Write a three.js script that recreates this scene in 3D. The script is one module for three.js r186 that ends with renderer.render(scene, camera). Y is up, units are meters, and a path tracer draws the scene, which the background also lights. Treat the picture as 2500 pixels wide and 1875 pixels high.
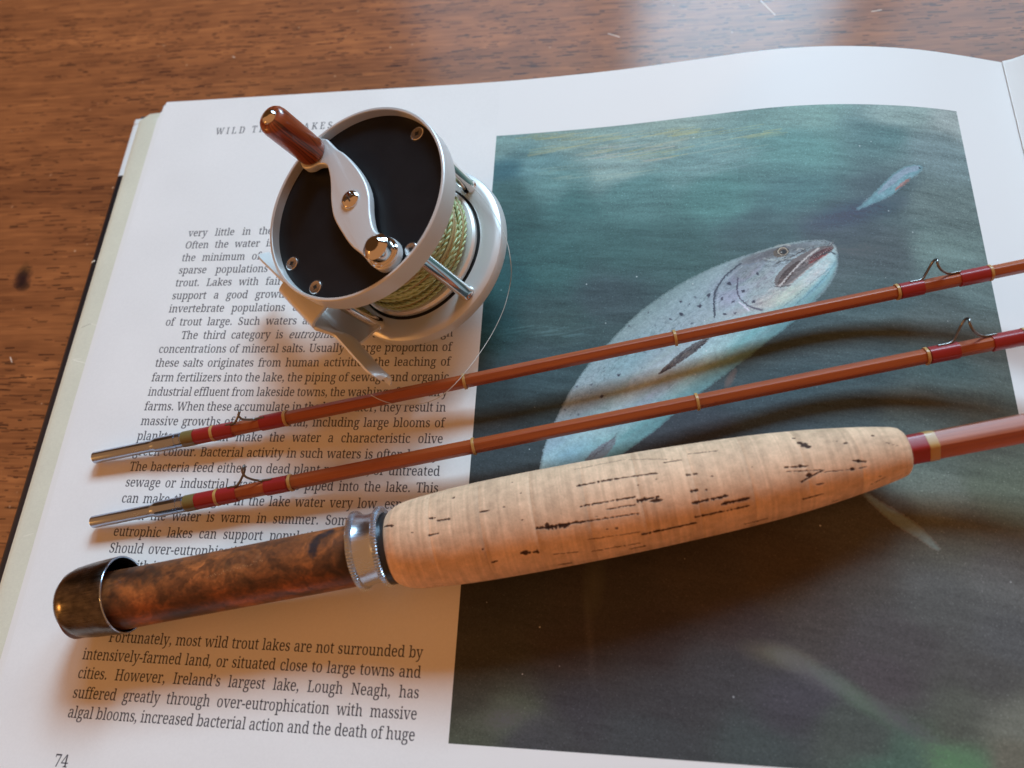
import * as THREE from 'three';
import { toCreasedNormals, mergeGeometries } from 'three/addons/utils/BufferGeometryUtils.js';
import { RectAreaLightUniformsLib } from 'three/addons/lights/RectAreaLightUniformsLib.js';

// ------------------------------------------------------------------ camera, light, exposure
RectAreaLightUniformsLib.init();
const scene = new THREE.Scene();
const V = (x, y, z) => new THREE.Vector3(x, y, z);
const PAGE = 0.014;                                   // height of the flat part of the page above the table (m)
const EYE = V(0, PAGE + 0.208, 0), FOCAL = 1900, CX = 1250, CY = 937.5;
const RIGHT = V(0.989228513, -0.135368078, -0.0556994822), UP = V(0.000893626, 0.386092027, -0.922459836), BACK = V(0.146376741, 0.912473797, 0.38205421);
const camera = new THREE.PerspectiveCamera(2 * Math.atan(CY / FOCAL) * 180 / Math.PI, 4 / 3, 0.01, 20);
camera.position.copy(EYE);
camera.quaternion.setFromRotationMatrix(new THREE.Matrix4().makeBasis(RIGHT, UP, BACK));
camera.focus = 0.222;
camera.userData.fStop = 11;
scene.add(camera);
const renderer = new THREE.WebGLRenderer({ antialias: true });
renderer.setSize(1024, 768);
renderer.toneMapping = THREE.LinearToneMapping;
renderer.toneMappingExposure = 1.0;
renderer.shadowMap.enabled = true;
scene.background = new THREE.Color().setRGB(0.43, 0.19, 0.074);      // the lamplit room round the table

const WIN_Z = -1.42, WIN_Y0 = 0.78, WIN_Y1 = 1.4;
const PANES = [[-0.47, -0.07, 9, [0.55, 0.78, 0.97]], [0.03, 0.44, 47, [0.49, 0.755, 0.97]], [0.55, 1.0, 16, [0.49, 0.755, 0.97]]];   // x0, x1, radiance, tint
for (const [x0, x1, power, tint] of PANES) {
  const l = new THREE.RectAreaLight(new THREE.Color().setRGB(...tint), power, x1 - x0, WIN_Y1 - WIN_Y0);
  l.position.set((x0 + x1) / 2, (WIN_Y0 + WIN_Y1) / 2, WIN_Z + 0.012);
  l.lookAt((x0 + x1) / 2, (WIN_Y0 + WIN_Y1) / 2, 5);
  scene.add(l);
}
const LAMP = V(-1.9, 0.42, 0.55);
const lampLight = new THREE.PointLight(new THREE.Color().setRGB(1, 0.42, 0.09), 2.2);
lampLight.position.copy(LAMP); lampLight.castShadow = true; lampLight.shadow.radius = 4;
scene.add(lampLight);

// ------------------------------------------------------------------ helpers
let seed = 7;
const rnd = () => { seed |= 0; seed = (seed + 0x6d2b79f5) | 0; let t = Math.imul(seed ^ (seed >>> 15), 1 | seed); t = (t + Math.imul(t ^ (t >>> 7), 61 | t)) ^ t; return ((t ^ (t >>> 14)) >>> 0) / 4294967296; };
const { clamp, lerp, smoothstep } = THREE.MathUtils;
const hash = (x, y, s) => { let h = Math.imul(x, 374761393) + Math.imul(y, 668265263) + Math.imul(s, 1442695041); h = Math.imul(h ^ (h >>> 13), 1274126177); return ((h ^ (h >>> 16)) >>> 0) / 4294967296; };
const noise = (x, y, s = 0) => {
  const ix = Math.floor(x), iy = Math.floor(y), u = x - ix, v = y - iy, a = u * u * (3 - 2 * u), b = v * v * (3 - 2 * v);
  return lerp(lerp(hash(ix, iy, s), hash(ix + 1, iy, s), a), lerp(hash(ix, iy + 1, s), hash(ix + 1, iy + 1, s), a), b);
};
const fbm = (x, y, s, n = 4) => { let t = 0, a = 0.5, w = 0; for (let i = 0; i < n; i++) { t += a * noise(x, y, s + i); w += a; a *= 0.55; x *= 2.03; y *= 2.03; } return t / w; };
const toLin = (c) => (c <= 0.04045 ? c / 12.92 : ((c + 0.055) / 1.055) ** 2.4), toS = (c) => (c <= 0.0031308 ? c * 12.92 : 1.055 * c ** (1 / 2.4) - 0.055);

const rayOf = (px, py) => V(0, 0, 0).addScaledVector(RIGHT, (px - CX) / FOCAL).addScaledVector(UP, -(py - CY) / FOCAL).addScaledVector(BACK, -1);
const at = (px, py, h = 0) => { const d = rayOf(px, py); return EYE.clone().addScaledVector(d, (PAGE + h - EYE.y) / d.y); };   // the point on that line of sight, h above the page plane
const HUMP = [[-200, 0], [-75, 0], [-50, 0.15], [-33, 0.6], [-4, 2.3], [23, 5], [42, 7], [55, 7.5], [68, 7], [82, 5.4], [94, 3.2], [106, 0.1], [114, -2.2], [121.4, -4.4]];
function pageRise(x) {      // metres above the flat part, by smooth interpolation
  const q = x * 1000, n = HUMP.length;
  if (q <= HUMP[0][0]) return 0;
  for (let i = 0; i < n - 1; i++) if (q <= HUMP[i + 1][0]) {
    const [x0, y0] = HUMP[i], [x1, y1] = HUMP[i + 1], t = (q - x0) / (x1 - x0);
    const m0 = i ? (y1 - HUMP[i - 1][1]) / (x1 - HUMP[i - 1][0]) : 0, m1 = i < n - 2 ? (HUMP[i + 2][1] - y0) / (HUMP[i + 2][0] - x0) : (y1 - y0) / (x1 - x0), d = x1 - x0;
    return ((2 * t ** 3 - 3 * t * t + 1) * y0 + (t ** 3 - 2 * t * t + t) * d * m0 + (-2 * t ** 3 + 3 * t * t) * y1 + (t ** 3 - t * t) * d * m1) / 1000;
  }
  return HUMP[n - 1][1] / 1000;
}
const onPage = (px, py) => { let p = at(px, py, 0); for (let i = 0; i < 6; i++) p = at(px, py, pageRise(Math.min(p.x, 0.1214))); return p; };

const mat = (o) => new THREE.MeshPhysicalMaterial(o);
const lin = (r, g, b) => new THREE.Color().setRGB(r, g, b);
function mesh(name, geo, material, parent, label) {
  const m = new THREE.Mesh(geo, material); m.name = name; m.castShadow = m.receiveShadow = true;
  if (label) m.userData.label = label;
  parent.add(m); return m;
}
function thing(name, label, category, group, kind) {
  const g = new THREE.Group(); g.name = name; g.userData = { label, category };
  if (group) g.userData.group = group;
  if (kind) g.userData.kind = kind;
  scene.add(g); return g;
}
// toCreasedNormals joins points nearer than a hundredth of a unit: work in larger units
const creased = (g, angle) => { g.scale(2e4, 2e4, 2e4); const q = toCreasedNormals(g, angle); q.scale(5e-5, 5e-5, 5e-5); return q; };
// surface of revolution about local x; profile [[x, r], ...] in metres, r may depend on the angle
function revolve(profile, seg = 48, rOf = null, crease = 0.7) {
  const pos = [], uv = [], idx = [], n = profile.length;
  for (let i = 0; i < n; i++) for (let j = 0; j <= seg; j++) {
    const f = (j / seg) * 2 * Math.PI, r = rOf ? rOf(profile[i][1], f, i, profile[i][0]) : profile[i][1];
    pos.push(profile[i][0], -r * Math.cos(f), r * Math.sin(f)); uv.push(j / seg, profile[i][0]);
  }
  for (let i = 0; i < n - 1; i++) for (let j = 0; j < seg; j++) {
    const a = i * (seg + 1) + j, b = a + 1, c = a + seg + 1, d = c + 1;
    idx.push(a, c, b, b, c, d);
  }
  const g = new THREE.BufferGeometry();
  g.setAttribute('position', new THREE.Float32BufferAttribute(pos, 3)); g.setAttribute('uv', new THREE.Float32BufferAttribute(uv, 2)); g.setIndex(idx);
  return creased(g, crease);
}
// a bent sheet with thickness: f(u, v) -> point, u and v from 0 to 1
function sheet(f, nu, nv, thick, crease = 0.8) {
  const pos = [], uv = [], idx = [], top = [];
  const p = (u, v) => f(u, v), e = 1e-3;
  for (let i = 0; i <= nu; i++) for (let j = 0; j <= nv; j++) {
    const u = i / nu, v = j / nv, c = p(u, v), du = p(Math.min(1, u + e), v).sub(p(Math.max(0, u - e), v)), dv = p(u, Math.min(1, v + e)).sub(p(u, Math.max(0, v - e)));
    const n = du.cross(dv).normalize(); top.push([c, n]);
  }
  for (const s of [0.5, -0.5]) for (const [c, n] of top) pos.push(c.x + n.x * thick * s, c.y + n.y * thick * s, c.z + n.z * thick * s);
  for (let s = 0; s < 2; s++) for (let i = 0; i <= nu; i++) for (let j = 0; j <= nv; j++) uv.push(i / nu, j / nv);
  const N = top.length, at2 = (i, j, s) => s * N + i * (nv + 1) + j;
  for (let i = 0; i < nu; i++) for (let j = 0; j < nv; j++) {
    idx.push(at2(i, j, 0), at2(i + 1, j, 0), at2(i, j + 1, 0), at2(i, j + 1, 0), at2(i + 1, j, 0), at2(i + 1, j + 1, 0));
    idx.push(at2(i, j, 1), at2(i, j + 1, 1), at2(i + 1, j, 1), at2(i, j + 1, 1), at2(i + 1, j + 1, 1), at2(i + 1, j, 1));
  }
  const side = (a, b, c, d) => idx.push(a, b, c, b, d, c);
  for (let i = 0; i < nu; i++) { side(at2(i, 0, 0), at2(i, 0, 1), at2(i + 1, 0, 0), at2(i + 1, 0, 1)); side(at2(i, nv, 0), at2(i + 1, nv, 0), at2(i, nv, 1), at2(i + 1, nv, 1)); }
  for (let j = 0; j < nv; j++) { side(at2(0, j, 0), at2(0, j + 1, 0), at2(0, j, 1), at2(0, j + 1, 1)); side(at2(nu, j, 0), at2(nu, j, 1), at2(nu, j + 1, 0), at2(nu, j + 1, 1)); }
  const g = new THREE.BufferGeometry();
  g.setAttribute('position', new THREE.Float32BufferAttribute(pos, 3)); g.setAttribute('uv', new THREE.Float32BufferAttribute(uv, 2)); g.setIndex(idx);
  return creased(g, crease);
}
const tube = (points, r, seg = 80, sides = 8, closed = false) => new THREE.TubeGeometry(new THREE.CatmullRomCurve3(points, closed, 'centripetal'), seg, r, sides, closed);
function canvasOf(w, h) { const c = document.createElement('canvas'); c.width = w; c.height = h; return [c, c.getContext('2d')]; }
function dataTexture(w, h, f, srgb = true) {      // f(x, y, put): y counts upward
  const d = new Uint8Array(w * h * 4);
  for (let y = 0; y < h; y++) for (let x = 0; x < w; x++) { const c = f(x, y), k = (y * w + x) * 4; d[k] = clamp(c[0], 0, 255); d[k + 1] = clamp(c[1], 0, 255); d[k + 2] = clamp(c[2], 0, 255); d[k + 3] = 255; }
  const t = new THREE.DataTexture(d, w, h); t.magFilter = t.minFilter = THREE.LinearFilter; t.wrapS = t.wrapT = THREE.RepeatWrapping;
  if (srgb) t.colorSpace = THREE.SRGBColorSpace;
  t.needsUpdate = true; return t;
}
function canvasTexture(c, srgb = true) { const t = new THREE.CanvasTexture(c); t.magFilter = THREE.LinearFilter; if (srgb) t.colorSpace = THREE.SRGBColorSpace; return t; }

// ------------------------------------------------------------------ the table
{
  const S = 2048, SIZE = 0.52, [c, g] = canvasOf(S, S), [cb, gb] = canvasOf(S, S);
  const img = g.createImageData(S, S), bump = gb.createImageData(S, S);
  for (let y = 0; y < S; y++) for (let x = 0; x < S; x++) {
    const wob = 14 * noise(x / 420, y / 300, 3), Y = y + wob;
    const band = fbm(x / 900, Y / 46, 11, 4), fine = fbm(x / 62, Y / 3.4, 21, 3), mott = fbm(x / 46, Y / 26, 31, 3), big = noise(x / 520, y / 300, 41);
    const ray = smoothstep(noise(x / 30, Y / 5, 57), 0.72, 0.95);
    let v = 0.6 + (band - 0.5) * 0.42 + (fine - 0.5) * 0.5 + (mott - 0.5) * 0.3 + (big - 0.5) * 0.16 + ray * 0.12;
    v = clamp(v, 0, 1.15);
    const k = (y * S + x) * 4;
    img.data[k] = 80 + 94 * v; img.data[k + 1] = 41 + 65 * v; img.data[k + 2] = 19 + 39 * v; img.data[k + 3] = 255;
    const b = 150 + (fine - 0.5) * 90; bump.data[k] = bump.data[k + 1] = bump.data[k + 2] = b; bump.data[k + 3] = 255;
  }
  g.putImageData(img, 0, 0); gb.putImageData(bump, 0, 0);
  for (let i = 0; i < 30000; i++) {        // open pores, short dark strokes along the grain
    const x = rnd() * S, y = rnd() * S, L = 4 + 26 * rnd() ** 2.2, w = 0.8 + 1.3 * rnd(), dens = noise(x / 260, y / 90, 71);
    if (rnd() > dens * 1.5) continue;
    const a = 0.22 + 0.5 * rnd(), tilt = (rnd() - 0.5) * 0.12 * L;
    g.strokeStyle = `rgba(${34 + rnd() * 14 | 0},${14 + rnd() * 6 | 0},6,${a})`; g.lineWidth = w; g.lineCap = 'round';
    g.beginPath(); g.moveTo(x, y); g.quadraticCurveTo(x + L / 2, y + tilt + (rnd() - 0.5) * 2, x + L, y + tilt); g.stroke();
    gb.strokeStyle = `rgba(30,30,30,${a})`; gb.lineWidth = w; gb.lineCap = 'round';
    gb.beginPath(); gb.moveTo(x, y); gb.lineTo(x + L, y + tilt); gb.stroke();
  }
  for (let i = 0; i < 420; i++) {          // pale dust and nicks in the varnish
    const x = rnd() * S, y = rnd() * S, r = 0.6 + 1.0 * rnd();
    g.fillStyle = `rgba(214,180,150,${0.25 + 0.4 * rnd()})`; g.beginPath(); g.ellipse(x, y, r * (1 + rnd()), r, rnd() * 3, 0, 7); g.fill();
  }
  const spot = (px, py) => { const p = at(px, py, -PAGE); return [(p.x + 0.32) / SIZE * S, (p.z + 0.32) / SIZE * S]; };
  { const [x, y] = spot(52, 702), [x2, y2] = spot(62, 655);                        // the old burn mark
    for (let i = 0; i < 60; i++) { const t = rnd(); g.fillStyle = `rgba(28,12,8,${0.05 + 0.09 * (1 - t)})`; g.beginPath(); g.ellipse(lerp(x, x2, t) + (rnd() - 0.5) * 15, lerp(y, y2, t) + (rnd() - 0.5) * 9, 5 + 6 * rnd(), 4 + 5 * rnd(), 0, 0, 7); g.fill(); } }
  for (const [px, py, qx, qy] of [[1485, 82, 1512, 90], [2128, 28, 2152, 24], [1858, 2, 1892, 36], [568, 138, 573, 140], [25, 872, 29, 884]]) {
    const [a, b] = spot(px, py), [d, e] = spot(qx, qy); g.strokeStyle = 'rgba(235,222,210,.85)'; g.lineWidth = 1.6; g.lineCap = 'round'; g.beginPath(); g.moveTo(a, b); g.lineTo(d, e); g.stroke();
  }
  const map = canvasTexture(c), bmap = canvasTexture(cb, false);
  for (const t of [map, bmap]) { t.wrapS = t.wrapT = THREE.MirroredRepeatWrapping; }
  const geo = new THREE.BoxGeometry(1.5, 0.03, 1.1); geo.translate(0.05, -0.015, -0.02);
  const p = geo.attributes.position, uv = geo.attributes.uv;
  for (let i = 0; i < p.count; i++) uv.setXY(i, (p.getX(i) + 0.32) / SIZE, 1 - (p.getZ(i) + 0.32) / SIZE);
  const top = mesh('table_top', geo, mat({ map, bumpMap: bmap, bumpScale: 0.0001, roughness: 0.62, specularIntensity: 0.3, ior: 1.5, clearcoat: 0.21, clearcoatRoughness: 0.17 }), scene);
  top.userData = { kind: 'structure', label: 'varnished brown wooden table top under the book', category: 'table' };
}

// ------------------------------------------------------------------ the printed page (flat print: text and painting)
const PX0 = -0.171, PX1 = 0.1214, PZ0 = -0.2021, PZ1 = 0.04, TW = 2048, TH = 1696, PPM = TW / (PX1 - PX0);
const X = (x) => (x - PX0) * PPM, Z = (z) => (z - PZ0) * PPM, mmX = (x) => X(x / 1000), mmZ = (z) => Z(z / 1000);
function printedPage() {
  let [c, g] = canvasOf(TW, TH);
  g.fillStyle = 'rgb(231,229,226)'; g.fillRect(0, 0, TW, TH);
  // --- painting
  const L = Math.round(mmX(-43.8)), R = Math.round(mmX(101.2)), T = Math.round(mmZ(-178.3)), B = Math.round(mmZ(9.3)), w = R - L, h = B - T;
  const pt = (px, py) => { const p = onPage(px, py); return [X(p.x), Z(p.z)]; };
  // colours of the paint, placed where the photograph shows them: [px, py, r, g, b]
  const paint = [
    [1215, 345, 112, 150, 150], [1400, 330, 120, 152, 148], [1650, 300, 128, 156, 150], [1950, 275, 112, 150, 144], [2200, 268, 132, 160, 158], [2330, 290, 150, 170, 170],
    [1240, 410, 56, 98, 108], [1300, 400, 100, 142, 145], [1250, 480, 60, 95, 95], [1350, 450, 96, 138, 138], [1500, 400, 128, 160, 158], [1700, 380, 112, 152, 152], [1950, 360, 88, 135, 132], [2150, 330, 84, 120, 122], [2300, 380, 112, 138, 142],
    [1260, 560, 50, 84, 84], [1400, 500, 66, 108, 108], [1550, 470, 86, 130, 130], [1750, 480, 82, 130, 128], [1950, 470, 74, 114, 116], [2150, 470, 72, 92, 98], [2300, 500, 98, 120, 120],
    [1230, 680, 44, 84, 86], [1350, 640, 60, 100, 100], [1500, 600, 60, 96, 96], [1650, 590, 62, 96, 96], [1850, 560, 64, 90, 94], [2050, 560, 70, 84, 92], [2150, 620, 76, 90, 94], [2300, 620, 104, 130, 128], [2390, 700, 96, 118, 118],
    [1210, 800, 36, 72, 76], [1330, 780, 58, 84, 86], [1480, 720, 62, 82, 88], [1300, 900, 56, 78, 84], [2150, 720, 76, 96, 98], [2300, 760, 84, 100, 100], [2420, 850, 86, 100, 98],
    [1190, 950, 44, 60, 64], [1190, 1100, 60, 74, 80], [1900, 900, 62, 82, 88], [2100, 880, 66, 84, 88], [2300, 900, 72, 92, 92], [2420, 1000, 84, 98, 94],
    [1700, 1060, 60, 68, 76], [1900, 1020, 64, 80, 88], [2100, 980, 66, 82, 86], [2250, 1000, 82, 96, 94], [2400, 1060, 80, 86, 78],
    [1190, 1250, 52, 58, 60], [2280, 1200, 104, 118, 110], [2450, 1200, 92, 106, 94], [2350, 1320, 90, 98, 92], [2150, 1260, 74, 76, 70], [2450, 1400, 92, 98, 98],
    [1200, 1450, 50, 54, 52], [1500, 1450, 54, 54, 52], [1700, 1400, 60, 58, 54], [1900, 1400, 66, 62, 54], [2100, 1420, 74, 76, 74], [2300, 1480, 82, 88, 88], [2460, 1560, 82, 88, 90],
    [1180, 1600, 56, 60, 56], [1400, 1600, 56, 54, 54], [1600, 1560, 54, 52, 54], [1800, 1520, 62, 60, 62], [2000, 1520, 68, 67, 66], [2200, 1560, 74, 76, 78], [2400, 1650, 76, 80, 80],
    [1130, 1720, 62, 68, 62], [1250, 1740, 76, 88, 78], [1400, 1720, 58, 62, 68], [1600, 1700, 58, 62, 66], [1750, 1660, 60, 64, 68], [1950, 1720, 66, 70, 78], [2150, 1650, 74, 74, 78],
    [1130, 1800, 72, 82, 72], [1300, 1810, 64, 70, 74], [1600, 1820, 60, 68, 72], [1850, 1830, 64, 78, 80], [2100, 1800, 72, 84, 82], [2180, 1860, 72, 100, 90], [2330, 1862, 84, 116, 92], [2350, 1780, 80, 88, 82], [2480, 1780, 104, 112, 104], [2480, 1860, 96, 100, 90]
  ].map(([px, py, r, gg, b]) => { const [x, y] = pt(px, py); return [x - L, y - T, toLin(r / 255), toLin(gg / 255), toLin(b / 255)]; });
  const GX = 96, GY = 122, grid = new Float32Array(GX * GY * 3);
  for (let j = 0; j < GY; j++) for (let i = 0; i < GX; i++) {
    const x = i / (GX - 1) * w, y = j / (GY - 1) * h; let s = 0, r = 0, q = 0, b = 0;
    for (const k of paint) { const d2 = ((x - k[0]) ** 2 * 0.8 + (y - k[1]) ** 2 * 1.3) / 900, wt = 1 / (d2 * d2 + 0.25); s += wt; r += wt * k[2]; q += wt * k[3]; b += wt * k[4]; }
    const o = (j * GX + i) * 3; grid[o] = r / s; grid[o + 1] = q / s; grid[o + 2] = b / s;
  }
  const im = g.createImageData(w, h);
  for (let y = 0; y < h; y++) for (let x = 0; x < w; x++) {
    const wx = x + 30 * (noise(x / 70, y / 40, 5) - 0.5), wy = y + 26 * (noise(x / 60, y / 36, 6) - 0.5);
    const gx = clamp(wx / w, 0, 0.9999) * (GX - 1), gy = clamp(wy / h, 0, 0.9999) * (GY - 1), i = gx | 0, j = gy | 0, a = gx - i, b = gy - j;
    const slope = y - 0.12 * x;                                  // the brush strokes rise gently to the right
    const wave = fbm(x / 150, slope / 17, 81, 4) - 0.5, ripple = fbm(x / 34, (slope + 8 * noise(x / 90, y / 60, 8)) / 5.5, 91, 3) - 0.5, grain = hash(x, y, 3) - 0.5, grain2 = noise(x / 2.1, y / 1.7, 13) - 0.5;
    const hi = (hash(x >> 1, y >> 1, 9) > 0.99 ? 0.55 : 0);
    const calm = lerp(1, 0.45, smoothstep(y / h, 0.45, 0.75)), m = (1 + wave * 0.62 * calm + ripple * 0.42 * calm + grain2 * 0.4 + grain * 0.16 + hi) * 1.14;
    const k = (y * w + x) * 4;
    for (let ch = 0; ch < 3; ch++) {
      const A = grid[(j * GX + i) * 3 + ch], Bq = grid[(j * GX + i + 1) * 3 + ch], C = grid[((j + 1) * GX + i) * 3 + ch], D = grid[((j + 1) * GX + i + 1) * 3 + ch];
      im.data[k + ch] = 255 * toS(clamp(lerp(lerp(A, Bq, a), lerp(C, D, a), b) * m * [1.04, 0.9, 0.84][ch], 0, 1));
    }
    im.data[k + 3] = 255;
  }
  g.putImageData(im, L, T);
  g.save(); g.beginPath(); g.rect(L, T, w, h); g.clip();
  const poly = (pts, close = true) => { g.beginPath(); pts.forEach(([a, b], i) => { const [x, y] = pt(a, b); i ? g.lineTo(x, y) : g.moveTo(x, y); }); if (close) g.closePath(); };
  const smooth = (pts) => { const q = pts.map(([a, b]) => pt(a, b)); g.beginPath(); g.moveTo((q[0][0] + q[q.length - 1][0]) / 2, (q[0][1] + q[q.length - 1][1]) / 2); q.forEach((p, i) => { const n = q[(i + 1) % q.length]; g.quadraticCurveTo(p[0], p[1], (p[0] + n[0]) / 2, (p[1] + n[1]) / 2); }); g.closePath(); };
  const soft = (px, py, rx, ry, rot, col, a, n = 14) => { const [x, y] = pt(px, py); for (let i = n; i > 0; i--) { g.fillStyle = `rgba(${col},${a / n})`; g.beginPath(); g.ellipse(x, y, rx * i / n, ry * i / n, rot, 0, 7); g.fill(); } };
  const streak = (px, py, len, wid, rot, col, a) => { for (let i = 0; i < 26; i++) { const [x, y] = pt(px + (rnd() - 0.5) * len * 1.2, py + (rnd() - 0.5) * wid * 1.4); const l = len * (0.12 + 0.25 * rnd()); g.strokeStyle = `rgba(${col},${a * (0.4 + 0.6 * rnd())})`; g.lineWidth = 1 + 2.6 * rnd(); g.lineCap = 'round'; g.beginPath(); g.moveTo(x - l / 2, y - l / 2 * rot); g.quadraticCurveTo(x, y + (rnd() - 0.5) * 3, x + l / 2, y + l / 2 * rot); g.stroke(); } };
  // light on the water surface
  streak(1600, 350, 420, 34, -0.1, '196,188,160', 0.34); streak(1480, 372, 300, 26, -0.12, '190,176,110', 0.36); streak(1750, 322, 260, 16, -0.08, '198,184,112', 0.4);
  streak(1560, 372, 200, 26, -0.04, '205,186,172', 0.34); streak(1450, 425, 220, 26, -0.06, '180,184,160', 0.28); streak(1400, 334, 200, 10, -0.05, '190,172,100', 0.32); streak(1620, 400, 380, 40, -0.1, '170,190,190', 0.16);
  streak(1290, 560, 130, 70, -0.3, '120,150,150', 0.1); streak(1330, 810, 160, 18, -0.12, '120,160,165', 0.2);
  for (let i = 0; i < 60; i++) streak(1300 + rnd() * 1050, 460 + rnd() * 480, 120, 16, -0.14, rnd() > 0.5 ? '30,56,62' : '134,168,168', 0.035);
  // darker hollow behind the small fish, pale weed and stones below
  soft(2080, 520, 130, 36, -0.3, '58,62,74', 0.5); soft(2060, 600, 90, 30, 0, '60,66,78', 0.4);
  soft(1900, 1600, 70, 24, 0.2, '122,126,112', 0.55); soft(1980, 1640, 84, 26, 0.5, '124,130,116', 0.55); soft(2090, 1700, 90, 20, 0.6, '112,132,120', 0.5); soft(2200, 1760, 80, 18, 0.5, '108,124,112', 0.4); soft(2330, 1865, 100, 26, 0.3, '96,128,100', 0.4); soft(1230, 1760, 90, 34, 0, '96,108,92', 0.4);
  soft(1450, 1420, 24, 70, 0.08, '118,112,96', 0.34); soft(1440, 1560, 10, 90, -0.1, '112,110,104', 0.22);
  // --- the fish, on a layer of their own
  const main = g, [fc, fg] = canvasOf(TW, TH); g = fg;
  const z = (list) => list.map(([a, b]) => [1300 + a / 2.765, 560 + b / 2.765]);
  const body = z([[-40, 2000], [0, 1800], [50, 1600], [80, 1450], [150, 1290], [230, 1130], [300, 1020], [370, 915], [520, 760], [640, 630], [760, 525], [900, 425], [1060, 330], [1250, 240], [1450, 170], [1600, 130], [1700, 105], [1850, 85], [1980, 80], [2035, 110], [2050, 160], [2058, 230], [2030, 320], [1960, 420], [1880, 500], [1760, 630], [1600, 750], [1450, 870], [1380, 920], [1250, 1020], [1150, 1095], [1000, 1200], [900, 1300], [750, 1420], [640, 1490], [480, 1640], [420, 1800], [420, 2000]]);
  const line = (pts, col, wd, jit = 0) => { const q = z(pts).map((p) => pt(...p)).map(([x, y]) => [x + (rnd() - 0.5) * jit, y + (rnd() - 0.5) * jit]); g.beginPath(); g.moveTo(...q[0]); for (let i = 1; i < q.length - 1; i++) g.quadraticCurveTo(q[i][0], q[i][1], (q[i][0] + q[i + 1][0]) / 2, (q[i][1] + q[i + 1][1]) / 2); g.lineTo(...q[q.length - 1]); g.strokeStyle = col; g.lineWidth = wd; g.lineCap = 'round'; g.stroke(); };
  const pencil = (pts, rgb, a, wd, n = 4) => { for (let i = 0; i < n; i++) line(pts, `rgba(${rgb},${a * (0.5 + 0.5 * rnd())})`, wd * (0.5 + 0.7 * rnd()), 3.2); };
  const fill = (pts, col) => { smooth(z(pts)); g.fillStyle = col; g.fill(); };
  const zs = (a, b, rx, ry, rot, col, al) => soft(1300 + a / 2.765, 560 + b / 2.765, rx, ry, rot, col, al);
  const dashes = (n, where, rgb, a, dir, len) => { for (let i = 0; i < n; i++) { const [p, q] = where(rnd(), rnd()), [x, y] = pt(1300 + p / 2.765, 560 + q / 2.765), l = len * (0.4 + rnd()), d = dir + (rnd() - 0.5) * 0.5; g.strokeStyle = `rgba(${rgb},${a * (0.3 + 0.7 * rnd())})`; g.lineWidth = 0.7 + 1.3 * rnd(); g.beginPath(); g.moveTo(x, y); g.lineTo(x + Math.cos(d) * l, y + Math.sin(d) * l); g.stroke(); } };
  g.save(); smooth(body);
  const [gx0, gy0] = pt(1500, 760), [gx1, gy1] = pt(1690, 965), gr = g.createLinearGradient(gx0, gy0, gx1, gy1);
  gr.addColorStop(0, 'rgb(88,106,102)'); gr.addColorStop(0.12, 'rgb(122,142,140)'); gr.addColorStop(0.32, 'rgb(150,168,172)'); gr.addColorStop(0.55, 'rgb(156,170,176)'); gr.addColorStop(0.7, 'rgb(174,194,196)'); gr.addColorStop(0.84, 'rgb(152,184,184)'); gr.addColorStop(1, 'rgb(104,142,144)');
  g.fillStyle = gr; g.fill(); g.clip();
  zs(250, 1560, 90, 70, 0, '112,158,168', 0.6); zs(640, 1420, 80, 18, -0.7, '104,160,150', 0.6); zs(420, 1160, 90, 46, -0.8, '124,146,152', 0.5); zs(800, 1120, 130, 26, -0.7, '150,152,164', 0.5);
  zs(1120, 930, 120, 20, -0.74, '190,206,210', 0.6); zs(1480, 700, 90, 17, -0.72, '126,176,178', 0.65); zs(1000, 700, 120, 40, -0.75, '144,150,172', 0.45); zs(640, 900, 110, 40, -0.85, '140,152,168', 0.45);
  // head: dark crown, mauve cheek, warm jaw, pale throat
  zs(1500, 200, 80, 20, -0.4, '92,92,98', 0.8); zs(1640, 150, 80, 16, -0.3, '64,58,56', 0.85); zs(1850, 120, 90, 12, -0.14, '74,70,66', 0.85); zs(1420, 300, 70, 22, -0.6, '112,112,126', 0.7); zs(1480, 300, 60, 26, -0.4, '126,120,134', 0.6);
  zs(1330, 440, 44, 50, -0.4, '146,150,172', 0.7); zs(1600, 380, 56, 34, -0.5, '156,148,156', 0.7); zs(1640, 470, 70, 22, -0.55, '196,176,166', 0.75); zs(1800, 400, 80, 18, -0.7, '198,192,178', 0.8); zs(1930, 290, 50, 14, -0.85, '196,200,196', 0.8); zs(1960, 330, 70, 9, -0.86, '124,176,184', 0.85); zs(1540, 500, 30, 22, 0, '170,140,142', 0.5); zs(1380, 560, 40, 12, -0.3, '160,132,142', 0.5);
  dashes(1500, (a, b) => [300 + 1500 * a + (b - 0.5) * 520, 1180 - 1020 * a ** 0.8 + (b - 0.5) * 620], '90,106,118', 0.16, -0.75, 11); dashes(1500, (a, b) => [300 + 1500 * a + (b - 0.5) * 520, 1180 - 1020 * a ** 0.8 + (b - 0.5) * 620], '206,218,224', 0.16, -0.75, 11);
  dashes(500, (a, b) => [200 + 1500 * a + b * 60, 1220 - 1090 * a ** 0.72 + b * 90], '62,72,72', 0.3, -0.7, 7);
  dashes(420, (a, b) => [1420 + 480 * a, 520 - 360 * a + (b - 0.5) * 190], '96,84,92', 0.28, -0.5, 8); dashes(420, (a, b) => [1500 + 500 * a, 540 - 330 * a + (b - 0.5) * 150], '222,212,204', 0.3, -0.6, 9);
  dashes(260, (a, b) => [1560 + 420 * a, 190 - 100 * a + b * 80], '44,40,40', 0.4, -0.3, 9); dashes(120, (a, b) => [1560 + 420 * a, 170 - 90 * a + b * 70], '170,168,160', 0.35, -0.25, 8);
  g.restore();
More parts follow.
